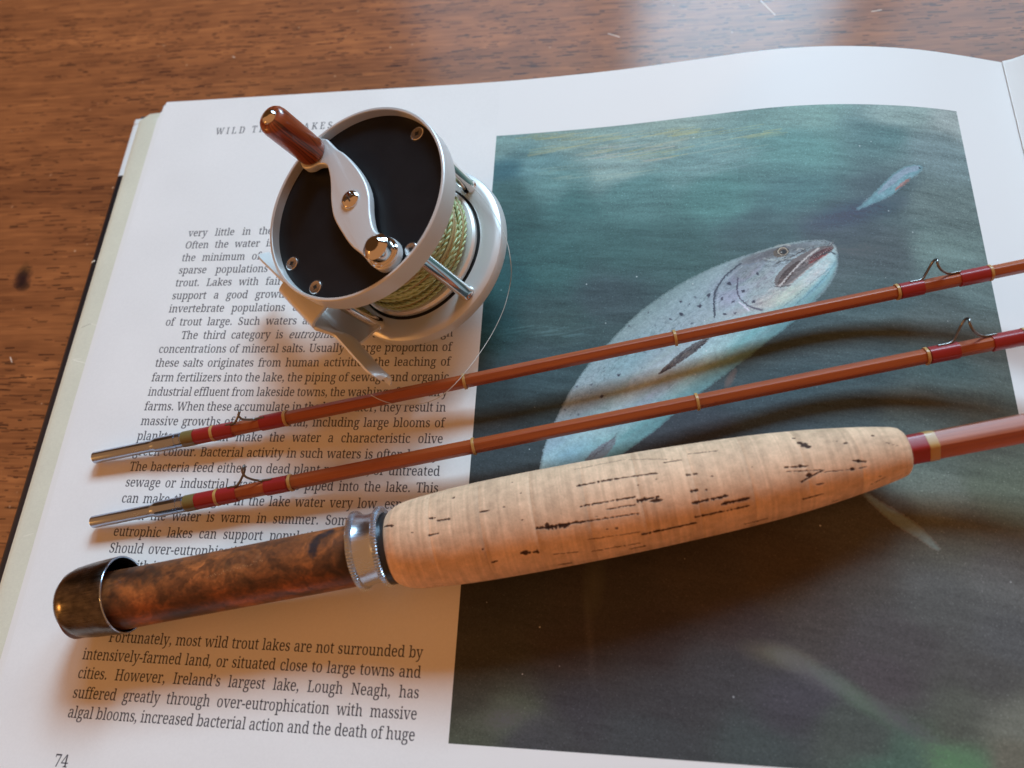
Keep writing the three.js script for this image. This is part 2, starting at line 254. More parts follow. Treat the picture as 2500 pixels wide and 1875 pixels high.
  pencil([[1500, 162], [1700, 98], [1850, 78], [1985, 74], [2040, 106], [2056, 160]], '196,208,206', 0.5, 2, 3); pencil([[2056, 160], [2062, 232], [2032, 326], [1962, 430], [1890, 500]], '164,190,196', 0.45, 1.8, 2);
  pencil([[1400, 232], [1310, 300], [1240, 400], [1222, 480], [1232, 590]], '58,60,72', 0.55, 2.8); pencil([[1415, 250], [1325, 320], [1262, 410], [1246, 480], [1256, 560]], '200,206,216', 0.3, 1.8, 3); pencil([[1390, 330], [1372, 420], [1405, 480], [1470, 526], [1550, 545]], '70,64,80', 0.55, 2.2); pencil([[1398, 494], [1430, 516], [1462, 545]], '220,214,230', 0.6, 3, 3);
  // open mouth with a toothed upper jaw
  fill([[1628, 372], [1640, 320], [1700, 250], [1790, 180], [1880, 140], [1960, 110], [2036, 104], [2036, 140], [1970, 180], [1890, 240], [1810, 310], [1740, 372], [1670, 390]], 'rgba(104,90,86,.85)');
  fill([[1648, 366], [1690, 292], [1770, 226], [1816, 204], [1780, 270], [1730, 340], [1690, 374]], 'rgba(70,50,46,.9)'); fill([[1852, 214], [1900, 162], [1980, 124], [2030, 118], [2018, 144], [1960, 180], [1890, 232]], 'rgba(82,36,36,.95)');
  dashes(120, (a, b) => [1640 + 380 * a, 370 - 250 * a + (b - 0.5) * 50], '150,130,122', 0.5, -0.65, 9); dashes(90, (a, b) => [1650 + 360 * a, 360 - 240 * a + (b - 0.5) * 46], '46,34,34', 0.5, -0.65, 9);
  pencil([[1664, 384], [1740, 300], [1830, 204], [1930, 126]], '200,194,188', 0.6, 2.6); pencil([[1720, 384], [1800, 316], [1890, 244], [1990, 168]], '186,166,158', 0.5, 2.2, 3); pencil([[1868, 228], [1920, 196], [1990, 160]], '150,54,48', 0.6, 2, 3); pencil([[1632, 380], [1670, 392], [1740, 376]], '44,40,42', 0.6, 2, 3); pencil([[1960, 168], [2010, 148], [2046, 168]], '46,50,58', 0.6, 2.4, 3); pencil([[1650, 230], [1740, 190], [1840, 136]], '52,46,46', 0.5, 2.2, 3);
  pencil([[1700, 520], [1800, 430], [1900, 350], [2000, 262]], '76,90,102', 0.5, 1.8, 3); pencil([[1760, 520], [1860, 440], [1960, 340], [2044, 230]], '84,112,126', 0.4, 1.6, 3);
  for (let i = 0; i < 14; i++) { const [x, y] = pt(1300 + (1846 + i * 13) / 2.765, 560 + (222 - i * 7.4) / 2.765); g.fillStyle = `rgba(216,200,190,${0.4 + 0.4 * rnd()})`; g.beginPath(); g.ellipse(x + rnd(), y + rnd(), 0.8 + 0.5 * rnd(), 1.3, 0, 0, 7); g.fill(); }
  { const [x, y] = pt(1300 + 1690 / 2.765, 560 + 148 / 2.765), e = (dx, dy, r, k, col) => { g.fillStyle = col; g.beginPath(); g.ellipse(x + dx, y + dy, r, r * k, -0.3, 0, 7); g.fill(); }; e(-4, 2, 15, 0.75, 'rgba(96,74,56,.7)'); e(0, 0, 12, 0.9, 'rgba(46,38,34,.9)'); e(0, 0, 10.6, 0.9, 'rgba(186,174,152,.95)'); e(0.3, 0.4, 8.4, 0.92, 'rgb(98,78,62)'); e(0.8, 0.6, 5.6, 0.95, 'rgb(36,28,26)'); g.fillStyle = 'rgba(206,204,194,.9)'; g.beginPath(); g.arc(x - 2.4, y + 1.8, 1.3, 0, 7); g.fill(); pencil([[1556, 195], [1640, 212], [1744, 190]], '176,180,174', 0.5, 1.8, 3); pencil([[1776, 142], [1800, 130], [1834, 136]], '180,178,170', 0.6, 1.8, 3); pencil([[1640, 118], [1690, 100], [1740, 112]], '196,192,180', 0.5, 1.8, 3); }
  // fins
  fill([[836, 988], [930, 890], [1060, 780], [1200, 720], [1140, 800], [1010, 890], [880, 970]], 'rgba(84,72,72,.8)'); dashes(120, (a, b) => [850 + 320 * a, 975 - 225 * a + (b - 0.5) * 40 * Math.sin(3 * a + 0.2)], '132,114,98', 0.5, -0.62, 12); dashes(120, (a, b) => [850 + 320 * a, 975 - 225 * a + (b - 0.5) * 44 * Math.sin(3 * a + 0.2)], '44,36,40', 0.5, -0.62, 12);
  fill([[1290, 1080], [1300, 1000], [1390, 915], [1370, 1000], [1330, 1070]], 'rgba(128,98,88,.5)'); fill([[330, 1580], [430, 1470], [570, 1395], [550, 1470], [490, 1530], [400, 1600]], 'rgba(120,118,124,.75)'); dashes(60, (a, b) => [350 + 200 * a, 1580 - 160 * a + (b - 0.5) * 40], '84,78,82', 0.5, -0.7, 10);
  for (const [a, b, rad] of [[1330, 365, 14], [1420, 415, 13], [1492, 487, 12], [1190, 445, 15], [1130, 520, 15], [1005, 575, 16], [1278, 468, 10], [1355, 490, 10], [1300, 570, 9], [1365, 565, 9], [930, 608, 9], [1000, 490, 10], [1520, 300, 10], [585, 985, 11], [470, 1125, 11], [655, 655, 7], [780, 560, 7], [740, 935, 5], [300, 1060, 7], [400, 1045, 7], [220, 1215, 8], [310, 1250, 6], [875, 810, 6], [755, 825, 6], [1080, 635, 8], [1095, 455, 7], [830, 650, 5], [860, 470, 6], [1060, 505, 5], [230, 1290, 6]]) {
    const [x, y] = pt(1300 + a / 2.765, 560 + b / 2.765);
    for (let i = 0; i < 4; i++) { g.fillStyle = `rgba(42,40,54,${rad > 8 ? 0.36 : 0.2})`; g.beginPath(); g.ellipse(x + (rnd() - 0.5) * 3, y + (rnd() - 0.5) * 3, rad * 0.27 * (0.5 + 0.6 * rnd()), rad * 0.27 * (0.6 + 0.7 * rnd()), rnd() * 3, 0, 7); g.fill(); }
  }
  // a pale weed leaf below
  smooth([[2095, 1190], [2125, 1208], [2170, 1238], [2222, 1266], [2270, 1308], [2300, 1344], [2285, 1345], [2240, 1312], [2195, 1288], [2150, 1252], [2110, 1212]]); g.fillStyle = 'rgba(142,168,166,.6)'; g.fill(); g.strokeStyle = 'rgba(190,178,168,.25)'; g.lineWidth = 1.5; g.stroke();
  // the small fish
  const s2 = (list) => list.map(([a, b]) => [1200 + a / 1.9235, 250 + b / 1.9235]);
  smooth(s2([[1985, 290], [2028, 298], [2016, 330], [1960, 364], [1900, 424], [1840, 458], [1780, 480], [1690, 520], [1750, 470], [1800, 422], [1860, 358], [1920, 308]])); g.fillStyle = 'rgb(112,150,156)'; g.fill();
  smooth(s2([[1985, 294], [2020, 302], [2000, 322], [1950, 332], [1900, 374], [1840, 420], [1800, 440], [1860, 370], [1920, 316]])); g.fillStyle = 'rgba(146,154,168,.7)'; g.fill();
  smooth(s2([[1978, 348], [1950, 380], [1900, 416], [1890, 412], [1930, 372]])); g.fillStyle = 'rgba(172,108,94,.85)'; g.fill();
  for (let i = 0; i < 90; i++) { const t = rnd(), [x, y] = pt(1200 + lerp(1740, 2010, t) / 1.9235 + (rnd() - 0.5) * 22, 250 + lerp(490, 312, t) / 1.9235 + (rnd() - 0.5) * 22); g.strokeStyle = rnd() > 0.5 ? 'rgba(176,182,196,.25)' : 'rgba(70,92,100,.22)'; g.lineWidth = 1 + rnd(); g.beginPath(); g.moveTo(x, y); g.lineTo(x + 6, y - 5); g.stroke(); }
  { const [x, y] = pt(1200 + 2010 / 1.9235, 250 + 309 / 1.9235); g.fillStyle = 'rgb(52,66,70)'; g.beginPath(); g.arc(x, y, 2.4, 0, 7); g.fill(); }
  g = main; g.restore();
  // brush the fish into the paint: ragged edges, and the same grain as the water
  { const F = fg.getImageData(L, T, w, h).data, q = g.getImageData(L, T, w, h), D = q.data;
    for (let y = 0; y < h; y++) for (let x = 0; x < w; x++) {
      const sx = clamp(Math.round(x + 2.4 * (noise(x / 3.1, y / 2.6, 301) - 0.5) + 0.9 * (hash(x, y, 7) - 0.5)), 0, w - 1), sy = clamp(Math.round(y + 2.4 * (noise(x / 3.1, y / 2.6, 307) - 0.5) + 0.9 * (hash(x, y, 8) - 0.5)), 0, h - 1), f = (sy * w + sx) * 4, k = (y * w + x) * 4, al = (dx, dy) => F[(clamp(sy + dy, 0, h - 1) * w + clamp(sx + dx, 0, w - 1)) * 4 + 3], a = F[f + 3] ? (al(0, 0) + al(4, 0) + al(-4, 0) + al(0, 4) + al(0, -4) + al(2, 2) + al(-2, -2) + al(2, -2) + al(-2, 2)) / 2295 * 0.96 : 0;
      if (a < 0.004) continue;
      const m = 1.06 + 0.13 * (noise(x / 2.3, y / 1.9, 311) - 0.5) + 0.07 * (hash(x, y, 9) - 0.5) + 0.1 * (noise(x / 9, y / 6, 317) - 0.5);
      for (let c2 = 0; c2 < 3; c2++) D[k + c2] = lerp(D[k + c2], clamp(F[f + c2] * m, 0, 255), a);
    }
    g.putImageData(q, L, T); }
  // --- the text
  const INK = 'rgb(40,39,44)';
  const word = (t, x, y, em, k, italic) => { g.save(); g.translate(x, y); if (italic) g.transform(1, 0, -0.24, 1, 0, 0); g.scale(k, 1.05); g.font = `${em}px serif`; g.fillText(t, 0, 0); g.restore(); };
  g.fillStyle = INK; g.textBaseline = 'alphabetic';
  const em = 3.6 * PPM / 1000, K = 0.9;
  g.font = `${em}px serif`;
  const lines = [
    'very little in the water to support the life of trout.', 'Often the water is so clear and acid that it holds only', 'the minimum of treasured weed, and so there are but', 'sparse populations of the small and slowly growing', 'trout. Lakes with fair concentrations of these salts will', 'support a good growth of water plants, and therefore', 'invertebrate populations are high and the average size', 'of trout large. Such waters are described as mesotrophic.', '>The third category is _eutrophic lakes, those with high',
    'concentrations of mineral salts. Usually a large proportion of', 'these salts originates from human activities, the leaching of', 'farm fertilizers into the lake, the piping of sewage and organic', 'industrial effluent from lakeside towns, the washings from dairy', 'farms. When these accumulate in the lake water, they result in', 'massive growths of algal material, including large blooms of', 'plankton that can make the water a characteristic olive', 'green colour. Bacterial activity in such waters is often heavy.', 'The bacteria feed either on dead plant material, or untreated', 'sewage or industrial waste that is piped into the lake. This', 'can make the oxygen in the lake water very low, especially', 'when the water is warm in summer. Some of the mildly', 'eutrophic lakes can support populations of trout as well.', 'Should over-eutrophication set in, the fish will die at once,', 'and with it the insects.', '', '', '', '>Fortunately, most wild trout lakes are not surrounded by', 'intensively-farmed land, or situated close to large towns and', 'cities. However, Ireland\u2019s largest lake, Lough Neagh, has', 'suffered greatly through over-eutrophication with massive', 'algal blooms, increased bacterial action and the death of huge'];
  lines.forEach((t, i) => {
    if (!t) return;
    const indent = t[0] === '>'; if (indent) t = t.slice(1);
    const x0 = mmX(-148.3 + (indent ? 6.6 : 0)), x1 = mmX(-52.4), y = mmZ(-141.6 + i * 4.87), words = t.split(' ');
    g.font = `${em}px serif`;
    const ws = words.map((q) => g.measureText(q.replace('_', '')).width), sum = ws.reduce((a, b) => a + b, 0), short = i === 23, sp = em * 0.21;
    const k = short ? K : Math.min(K, (x1 - x0 - sp * (words.length - 1)) / sum), gap = short ? em * 0.24 : (x1 - x0 - sum * k) / (words.length - 1);
    let x = x0;
    words.forEach((q, n) => { word(q.replace('_', ''), x, y, em, k, q[0] === '_'); x += ws[n] * k + gap; });
  });
  { const head = 'WILD TROUT LAKES', e2 = 3.9 * PPM / 1000; g.font = `${e2}px serif`; const tot = [...head].reduce((a, q) => a + g.measureText(q).width, 0), span = mmX(-103.5) - mmX(-147.9), ls = (span - tot * 0.8) / (head.length - 1); let x = mmX(-147.9); for (const q of head) { word(q, x, mmZ(-185.3), e2, 0.8, false); g.font = `${e2}px serif`; x += g.measureText(q).width * 0.8 + ls; } }
  word('74', mmX(-148.8), mmZ(21.2), 3.9 * PPM / 1000, 0.95, false);
  // paper: faint mottling and a few specks
  { const q = g.getImageData(0, 0, L, TH), n = L; for (let y = 0; y < TH; y++) for (let x = 0; x < n; x++) { const k = (y * n + x) * 4, m = 1 + 0.014 * (noise(x / 3, y / 3, 23) - 0.5) + 0.02 * (noise(x / 90, y / 90, 29) - 0.5); q.data[k] *= m; q.data[k + 1] *= m; q.data[k + 2] *= m; } g.putImageData(q, 0, 0); }
  for (let i = 0; i < 46; i++) { g.fillStyle = `rgba(235,238,238,${0.4 + 0.5 * rnd()})`; g.beginPath(); g.arc(lerp(L, R, rnd()), lerp(T, B, rnd()), 0.8 + 0.9 * rnd(), 0, 7); g.fill(); }
  return canvasTexture(c);
}

// ------------------------------------------------------------------ the book
const book = thing('open_book', 'large open hardback book with a text page and a trout painting', 'book');
{
  const pageMat = mat({ map: printedPage(), roughness: 0.52, specularIntensity: 0.45 });
  const paper = mat({ color: lin(0.78, 0.77, 0.74), roughness: 0.6 });
  const curl = (x, z) => 0.0003 * Math.sin(z * 31 + x * 9) * smoothstep(-x, 0.09, 0.17);
  const pageSheet = (x0, x1, z0, z1, drop, thick, rise, nx = 90, nz = 24) => {
    const g = sheet((u, v) => { const x = lerp(x0, x1, u), z = lerp(z0, z1, v); return V(x, PAGE - drop - thick / 2 + rise(x) + curl(x, z), z); }, nx, nz, thick, 0.9);
    const p = g.attributes.position, uv = g.attributes.uv; for (let i = 0; i < p.count; i++) uv.setXY(i, clamp((p.getX(i) - PX0) / (PX1 - PX0), 0.0005, 0.9995), clamp(1 - (p.getZ(i) - PZ0) / (TH / PPM), 0.0005, 0.9995)); return g;
  };
  mesh('page', pageSheet(PX0, PX1, PZ0, PZ1, 0, 0.00022, pageRise), pageMat, book, 'page 74 with justified text and a large trout painting');
  const N = 17, step = 0.00054;
  for (let k = 1; k <= N; k++) {                     // the leaves below, slightly fanned at the fore edge
    const f = 1 - 0.55 * k / N, out = 0.00056 * k + (rnd() - 0.5) * 0.0005, dz = 0.0002 * k + 0.001 * rnd();
    mesh('page_' + String(k).padStart(3, '0'), pageSheet(PX0 - out, PX1, PZ0 + dz * 0.55, PZ1 - 0.0004 * k, 0.00026 + (k - 1) * step, step * 0.86, (x) => pageRise(x) * f, 40, 4), paper, book);
  }
  const FACE = [[0, -4.6], [3, -3.0], [7, 0.2], [13, 4.8], [24, 9], [40, 14.2], [58, 16.6], [75, 17], [120, 16.6], [230, 14]];
  const face = (x) => { const q = (x - PX1) * 1000; for (let i = 0; i < FACE.length - 1; i++) if (q <= FACE[i + 1][0]) { const [a, b] = FACE[i], [c, d] = FACE[i + 1], t = (q - a) / (c - a); return lerp(b, d, t) / 1000; } return 0.016; };
  const smoothFace = (x) => { let s = 0; for (let i = -3; i <= 3; i++) s += face(clamp(x + i * 0.0022, PX1, PX1 + 0.23)); return s / 7; };
  mesh('facing_page', sheet((u, v) => { const x = PX1 - 0.0008 + 0.22 * u; return V(x, PAGE + smoothFace(Math.max(x, PX1)) - 0.0004, lerp(PZ0, PZ1, v)); }, 80, 4, 0.0003, 0.9), paper, book, 'blank margin of the facing page beyond the gutter');
  mesh('page_block', sheet((u, v) => { const x = PX1 + 0.001 + 0.218 * u; return V(x, PAGE + smoothFace(x) - 0.0046, lerp(PZ0 + 0.001, PZ1 - 0.001, v)); }, 60, 2, 0.0086, 0.9), paper, book);
  const boardMat = mat({ color: lin(0.05, 0.05, 0.055), roughness: 0.6 });
  for (const [a, b] of [[-0.189, 0.1175], [0.1255, 0.345]]) { const g = new THREE.BoxGeometry(b - a, 0.0026, PZ1 + 0.0075 - PZ0); g.translate((a + b) / 2, 0.0017, (PZ0 + PZ1) / 2); mesh('cover_board', g, boardMat, book); }
  // jacket flap: cream inside of the dust jacket, bulging a little over the board
  const [fc, fg] = canvasOf(256, 2048);
  { const im = fg.createImageData(256, 2048); for (let y = 0; y < 2048; y++) for (let x = 0; x < 256; x++) { const k = (y * 256 + x) * 4, m = 1 + 0.05 * (fbm(x / 60, y / 90, 61, 3) - 0.5) + 0.03 * (noise(x / 3, y / 3, 67) - 0.5); im.data[k] = 214 * m; im.data[k + 1] = 216 * m; im.data[k + 2] = 198 * m; im.data[k + 3] = 255; } fg.putImageData(im, 0, 0); }
  const flapW = 0.05, FX0 = -0.1883, FZ0 = -0.2042, FL = PZ1 + 0.002 - FZ0;
  const onFlap = (px, py) => { const p = at(px, py, -0.0075); return [(p.x - FX0) / flapW * 256, (p.z - FZ0) / FL * 2048]; };
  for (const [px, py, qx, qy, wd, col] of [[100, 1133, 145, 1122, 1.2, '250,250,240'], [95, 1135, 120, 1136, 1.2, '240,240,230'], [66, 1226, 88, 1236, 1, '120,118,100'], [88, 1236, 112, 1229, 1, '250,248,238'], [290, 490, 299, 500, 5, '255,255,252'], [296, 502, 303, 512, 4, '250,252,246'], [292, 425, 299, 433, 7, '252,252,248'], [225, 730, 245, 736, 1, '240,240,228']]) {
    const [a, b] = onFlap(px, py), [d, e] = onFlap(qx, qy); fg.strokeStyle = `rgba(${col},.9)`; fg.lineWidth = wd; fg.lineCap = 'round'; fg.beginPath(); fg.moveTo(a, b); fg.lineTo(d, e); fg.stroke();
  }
  const flapMat = mat({ map: canvasTexture(fc), roughness: 0.38, specularIntensity: 0.8 });
  mesh('jacket_flap', sheet((u, v) => {
    const corner = 0.005, z = lerp(FZ0, FZ0 + FL, v < 0.15 ? v * v / 0.15 * 0.5 + v * 0.5 : v), d = Math.max(0, FZ0 + corner - z), inset = corner - Math.sqrt(Math.max(0, corner * corner - d * d));
    const x = lerp(FX0 + inset, FX0 + flapW, u), q = clamp((x - FX0) / 0.017, 0, 1);
    return V(x, 0.0042 + 0.0021 * Math.sqrt(1 - (1 - q) ** 2) * (1 - 0.55 * smoothstep(q, 0.55, 1)) , z);
  }, 40, 60, 0.00025, 0.9), flapMat, book, 'cream jacket flap with nicks and creases');
  const wrap = (z0, z1, m, name, wide, label, jag = 0) => mesh(name, sheet((u, v) => {
    const a = lerp(-Math.PI * 0.5, Math.PI * 0.55, u), z = lerp(z0, z1, v), j = jag * (noise(z * 900, 3.3, 5) - 0.5);
    return V(-0.1888 - Math.cos(a) * 0.0021 + (u > 0.9 ? wide : 0) + j * (u < 0.6 ? 1 : 0), 0.0024 + Math.sin(a) * 0.0021, z + 0.0012 * (noise(u * 9, z1 * 50, 7) - 0.5) * (v > 0.9 || v < 0.1 ? 1 : 0));
  }, 20, 70, 0.00024, 0.9), m, book, label);
  wrap(-0.1762, PZ1 + 0.002, mat({ color: lin(0.012, 0.013, 0.017), roughness: 0.3 }), 'dust_jacket', 0.001, 'glossy black dust jacket edge folded round the cover');
  wrap(-0.2032, -0.1764, mat({ color: lin(0.7, 0.75, 0.76), roughness: 0.75 }), 'torn_jacket_paper', 0.004, 'white torn patch of the dust jacket at the corner', 0.0009);
  mesh('jacket_crease', sheet((u, v) => { const a = lerp(-Math.PI * 0.45, Math.PI * 0.5, u); return V(-0.1888 - Math.cos(a) * 0.0023, 0.0024 + Math.sin(a) * 0.0023, -0.1372 - 0.0018 * u + 0.0006 * (v - 0.5)); }, 10, 1, 0.0001), mat({ color: lin(0.75, 0.72, 0.6), roughness: 0.8 }), book);
}

// ------------------------------------------------------------------ rods
// a thing whose local x runs along a rod, from the pixel of its left end towards its right end
function rodFrame(name, label, category, group, [ax, ay, ah], [bx, by, bh]) {
  const A = at(ax, ay, ah), B = at(bx, by, bh), o = thing(name, label, category, group);
  const ex = B.clone().sub(A).normalize(), ez = ex.clone().cross(V(0, 1, 0)).normalize(), ey = ez.clone().cross(ex);
  o.position.copy(A); o.quaternion.setFromRotationMatrix(new THREE.Matrix4().makeBasis(ex, ey, ez));
  const sOf = (px) => {           // distance along the axis at which it crosses that image column
    let lo = -0.1, hi = 0.6;
    const col = (s) => { const q = A.clone().addScaledVector(ex, s).sub(EYE), zc = -q.dot(BACK); return CX + FOCAL * q.dot(RIGHT) / zc; };
    for (let i = 0; i < 40; i++) { const m = (lo + hi) / 2; col(m) < px ? (lo = m) : (hi = m); } return (lo + hi) / 2;
  };
  const depth = (s) => -A.clone().addScaledVector(ex, s).sub(EYE).dot(BACK);
  const local = (p) => V(p.clone().sub(A).dot(ex), p.clone().sub(A).dot(ey), p.clone().sub(A).dot(ez));
  return { o, sOf, depth, A, ex, ey, ez, local };
}
const hex = (sharp, off = 6.196) => (r, f) => { const a = ((f + off) % (Math.PI / 3)) - Math.PI / 6, flat = Math.cos(Math.PI / 6) / Math.cos(a); return r * lerp(1, flat, sharp); };
const caneTex = (() => dataTexture(64, 1024, (x, y) => {
  const st = fbm(x / 1.3, y / 160, 101, 3), pat = fbm(x / 8, y / 120, 111, 3), sp = hash(x, y >> 2, 5) > 0.985 ? -0.12 : 0; const v = 0.5 + (st - 0.5) * 0.55 + (pat - 0.5) * 0.5 + sp;
  return [120 + 62 * v, 47 + 45 * v, 17 + 20 * v];
}))();
caneTex.repeat.set(1, 4);
const tarnish = dataTexture(512, 512, (x, y) => {
  const a = fbm(x / 60, y / 60, 501, 4), b = noise(x / 2.2, y / 40, 511), c = fbm(x / 14, y / 14, 521, 3), v = clamp(0.86 + (a - 0.5) * 0.5 + (b - 0.5) * 0.16 + (c - 0.5) * 0.3 - (hash(x >> 1, y >> 1, 3) > 0.992 ? 0.3 : 0), 0.35, 1);
  return [255 * v, 252 * v, 246 * v];
}), smudge = dataTexture(512, 512, (x, y) => { const v = 150 + 150 * (fbm(x / 70, y / 70, 531, 4) - 0.5) + 60 * (noise(x / 1.6, y / 60, 541) - 0.5); return [v, v, v]; }, false);
for (const t of [tarnish, smudge]) t.repeat.set(2, 24);
const M = {
  cane: mat({ map: caneTex, roughness: 0.42, specularIntensity: 0.7, clearcoat: 0.5, clearcoatRoughness: 0.27 }),
  redSilk: mat({ color: lin(0.27, 0.01, 0.009), roughness: 0.5, specularIntensity: 0.5, clearcoat: 0.45, clearcoatRoughness: 0.26 }),
  goldSilk: mat({ color: lin(0.44, 0.23, 0.06), roughness: 0.5, clearcoat: 0.45, clearcoatRoughness: 0.26 }),
  oliveSilk: mat({ color: lin(0.15, 0.105, 0.028), roughness: 0.45, clearcoat: 0.4, clearcoatRoughness: 0.2 }),
  nickel: mat({ color: lin(0.44, 0.52, 0.66), metalness: 1, roughness: 0.34, roughnessMap: smudge }),
  chrome: mat({ color: lin(0.8, 0.79, 0.77), metalness: 1, roughness: 0.08 }),
  wire: mat({ color: lin(0.2, 0.19, 0.18), metalness: 1, roughness: 0.28 }),
  satin: mat({ color: lin(0.66, 0.655, 0.64), metalness: 0.4, roughness: 0.42 }),
  satinSoft: mat({ color: lin(0.62, 0.615, 0.61), metalness: 0.35, roughness: 0.45 })
};
const collar = (s0, s1, r, grow = 0.0001) => [[s0, r * 0.9], [s0, r], [s0 + grow, r + grow], [s1 - grow, r + grow], [s1, r], [s1, r * 0.9]];
const threads = (x0, x1, r, sharp, off) => { const n = Math.max(4, Math.round((x1 - x0) / 0.00028)), p = [[x0, r * 0.86]]; for (let i = 0; i <= n; i++) p.push([lerp(x0, x1, i / n), r + (i % 2 ? 0.00005 : 0)]); p.push([x1, r * 0.86]); return revolve(p, 36, hex(sharp, off), 1.2); };
function snakeGuide(parent, s, r, dir, size, span) {       // one bent wire with a foot under each wrap
  const up = (x, h, side) => V(s + x * span, 0, 0).addScaledVector(dir, r + h * size).addScaledVector(V(1, 0, 0).cross(dir).normalize(), -side * size * 0.5);
  const pts = [up(-1.15, 0.02, 0), up(-0.62, 0.06, 0.02), up(-0.36, 0.3, 0.3), up(-0.12, 0.62, 0.55), up(0.04, 0.94, 0.34), up(0.1, 1.0, -0.02), up(0.02, 0.88, -0.4), up(0.1, 0.58, -0.55), up(0.36, 0.26, -0.3), up(0.62, 0.06, -0.02), up(1.15, 0.02, 0)];
  mesh('snake_guide', tube(pts, 0.00034, 90, 8), M.wire, parent);
}
function tipSection(label, left, right, R, cols, guides, roll) {
  const F = rodFrame('rod_section', label, 'fishing rod', 'rod sections lying across the book', left, right), { o, sOf } = F;
  const [tipEnd, step, oliveA, oliveB] = [0, sOf(cols.step), sOf(cols.olive), sOf(cols.red)];
  const end = sOf(2500) + 0.085, rT = R.thin, rK = R.thick;
  const e = 0.00035;
  mesh('ferrule', revolve([[tipEnd + 0.0016, 0.0], [tipEnd + 0.0014, rT * 0.78], [tipEnd, rT * 0.82], [tipEnd, rT - e], [tipEnd + e * 0.4, rT - e * 0.3], [tipEnd + e, rT], [step - 0.0011, rT], [step - 0.0004, rT + (rK - rT) * 0.25], [step + 0.0004, rT + (rK - rT) * 0.8], [step + 0.0011, rK], [lerp(step, oliveA, 0.74), rK], [lerp(step, oliveA, 0.745), rK - 0.00012], [lerp(step, oliveA, 0.765), rK - 0.00012], [lerp(step, oliveA, 0.77), rK], [lerp(step, oliveA, 0.93), rK], [lerp(step, oliveA, 0.935), rK - 0.00012], [lerp(step, oliveA, 0.955), rK - 0.00012], [lerp(step, oliveA, 0.96), rK], [oliveA, rK], [oliveA + 0.0004, rK * 0.9]], 48, null, 0.5), M.nickel, o, 'polished nickel silver ferrule with a stepped end');
  mesh('thread_wrap', threads(oliveA - 0.0003, oliveB, rK + 0.00008, 0.1), M.oliveSilk, o, 'olive brown thread wrap next to the ferrule');
  const blank = []; for (let i = 0; i <= 24; i++) blank.push([lerp(oliveB - 0.001, end, i / 24), lerp(R.rod, R.rodEnd, i / 24)]);
  mesh('bamboo_blank', revolve([[blank[0][0], 0], ...blank, [end, 0]], 36, hex(0.92), 0.3), M.cane, o);
  const rAt = (s) => lerp(R.rod, R.rodEnd, clamp((s - oliveB) / (end - oliveB), 0, 1));
  for (const [a, b] of cols.reds) mesh('red_thread_wrap', threads(sOf(a), sOf(b), rAt(sOf(a)) + 0.00022, 0.55), M.redSilk, o);
  for (const a of cols.golds) mesh('gold_thread_band', threads(sOf(a - 3.4), sOf(a + 3.4), rAt(sOf(a)) + 0.00034, 0.5), M.goldSilk, o);
  for (const [px, size, span, rl] of guides) { const s = sOf(px); snakeGuide(o, s, rAt(s), V(0, Math.cos(rl), -Math.sin(rl)), size, span); }
  return F;
}
const rodH = (x) => 0.0102 + 0.048 * x;                            // they rest on the facing page beyond the frame and come down to the left
tipSection('upper slim bamboo rod section beside the reel, crossing the trout head', [230, 1118, rodH(-0.158)], [2500, 649, rodH(0.107)], { thin: 0.00178, thick: 0.00228, rod: 0.00212, rodEnd: 0.00178 },
  { step: 378, olive: 451, red: 477, reds: [[477, 571], [638, 695], [2196, 2252], [2341, 2412]], golds: [522, 699, 1135, 1648, 2190, 2416] }, [[606, 0.0044, 0.0052, 0.35], [2284, 0.0048, 0.0056, 0.75]]);
tipSection('lower slim bamboo rod section between the other section and the cork grip', [226, 1275, rodH(-0.154)], [2500, 822, rodH(0.104)], { thin: 0.00178, thick: 0.00232, rod: 0.00218, rodEnd: 0.00196 },
  { step: 378, olive: 457, red: 481, reds: [[481, 581], [650, 704], [2268, 2338], [2420, 2494]], golds: [532, 711, 1157, 1702, 2261, 2499] }, [[616, 0.0058, 0.0058, 0.75], [2362, 0.0058, 0.0062, 0.8]]);

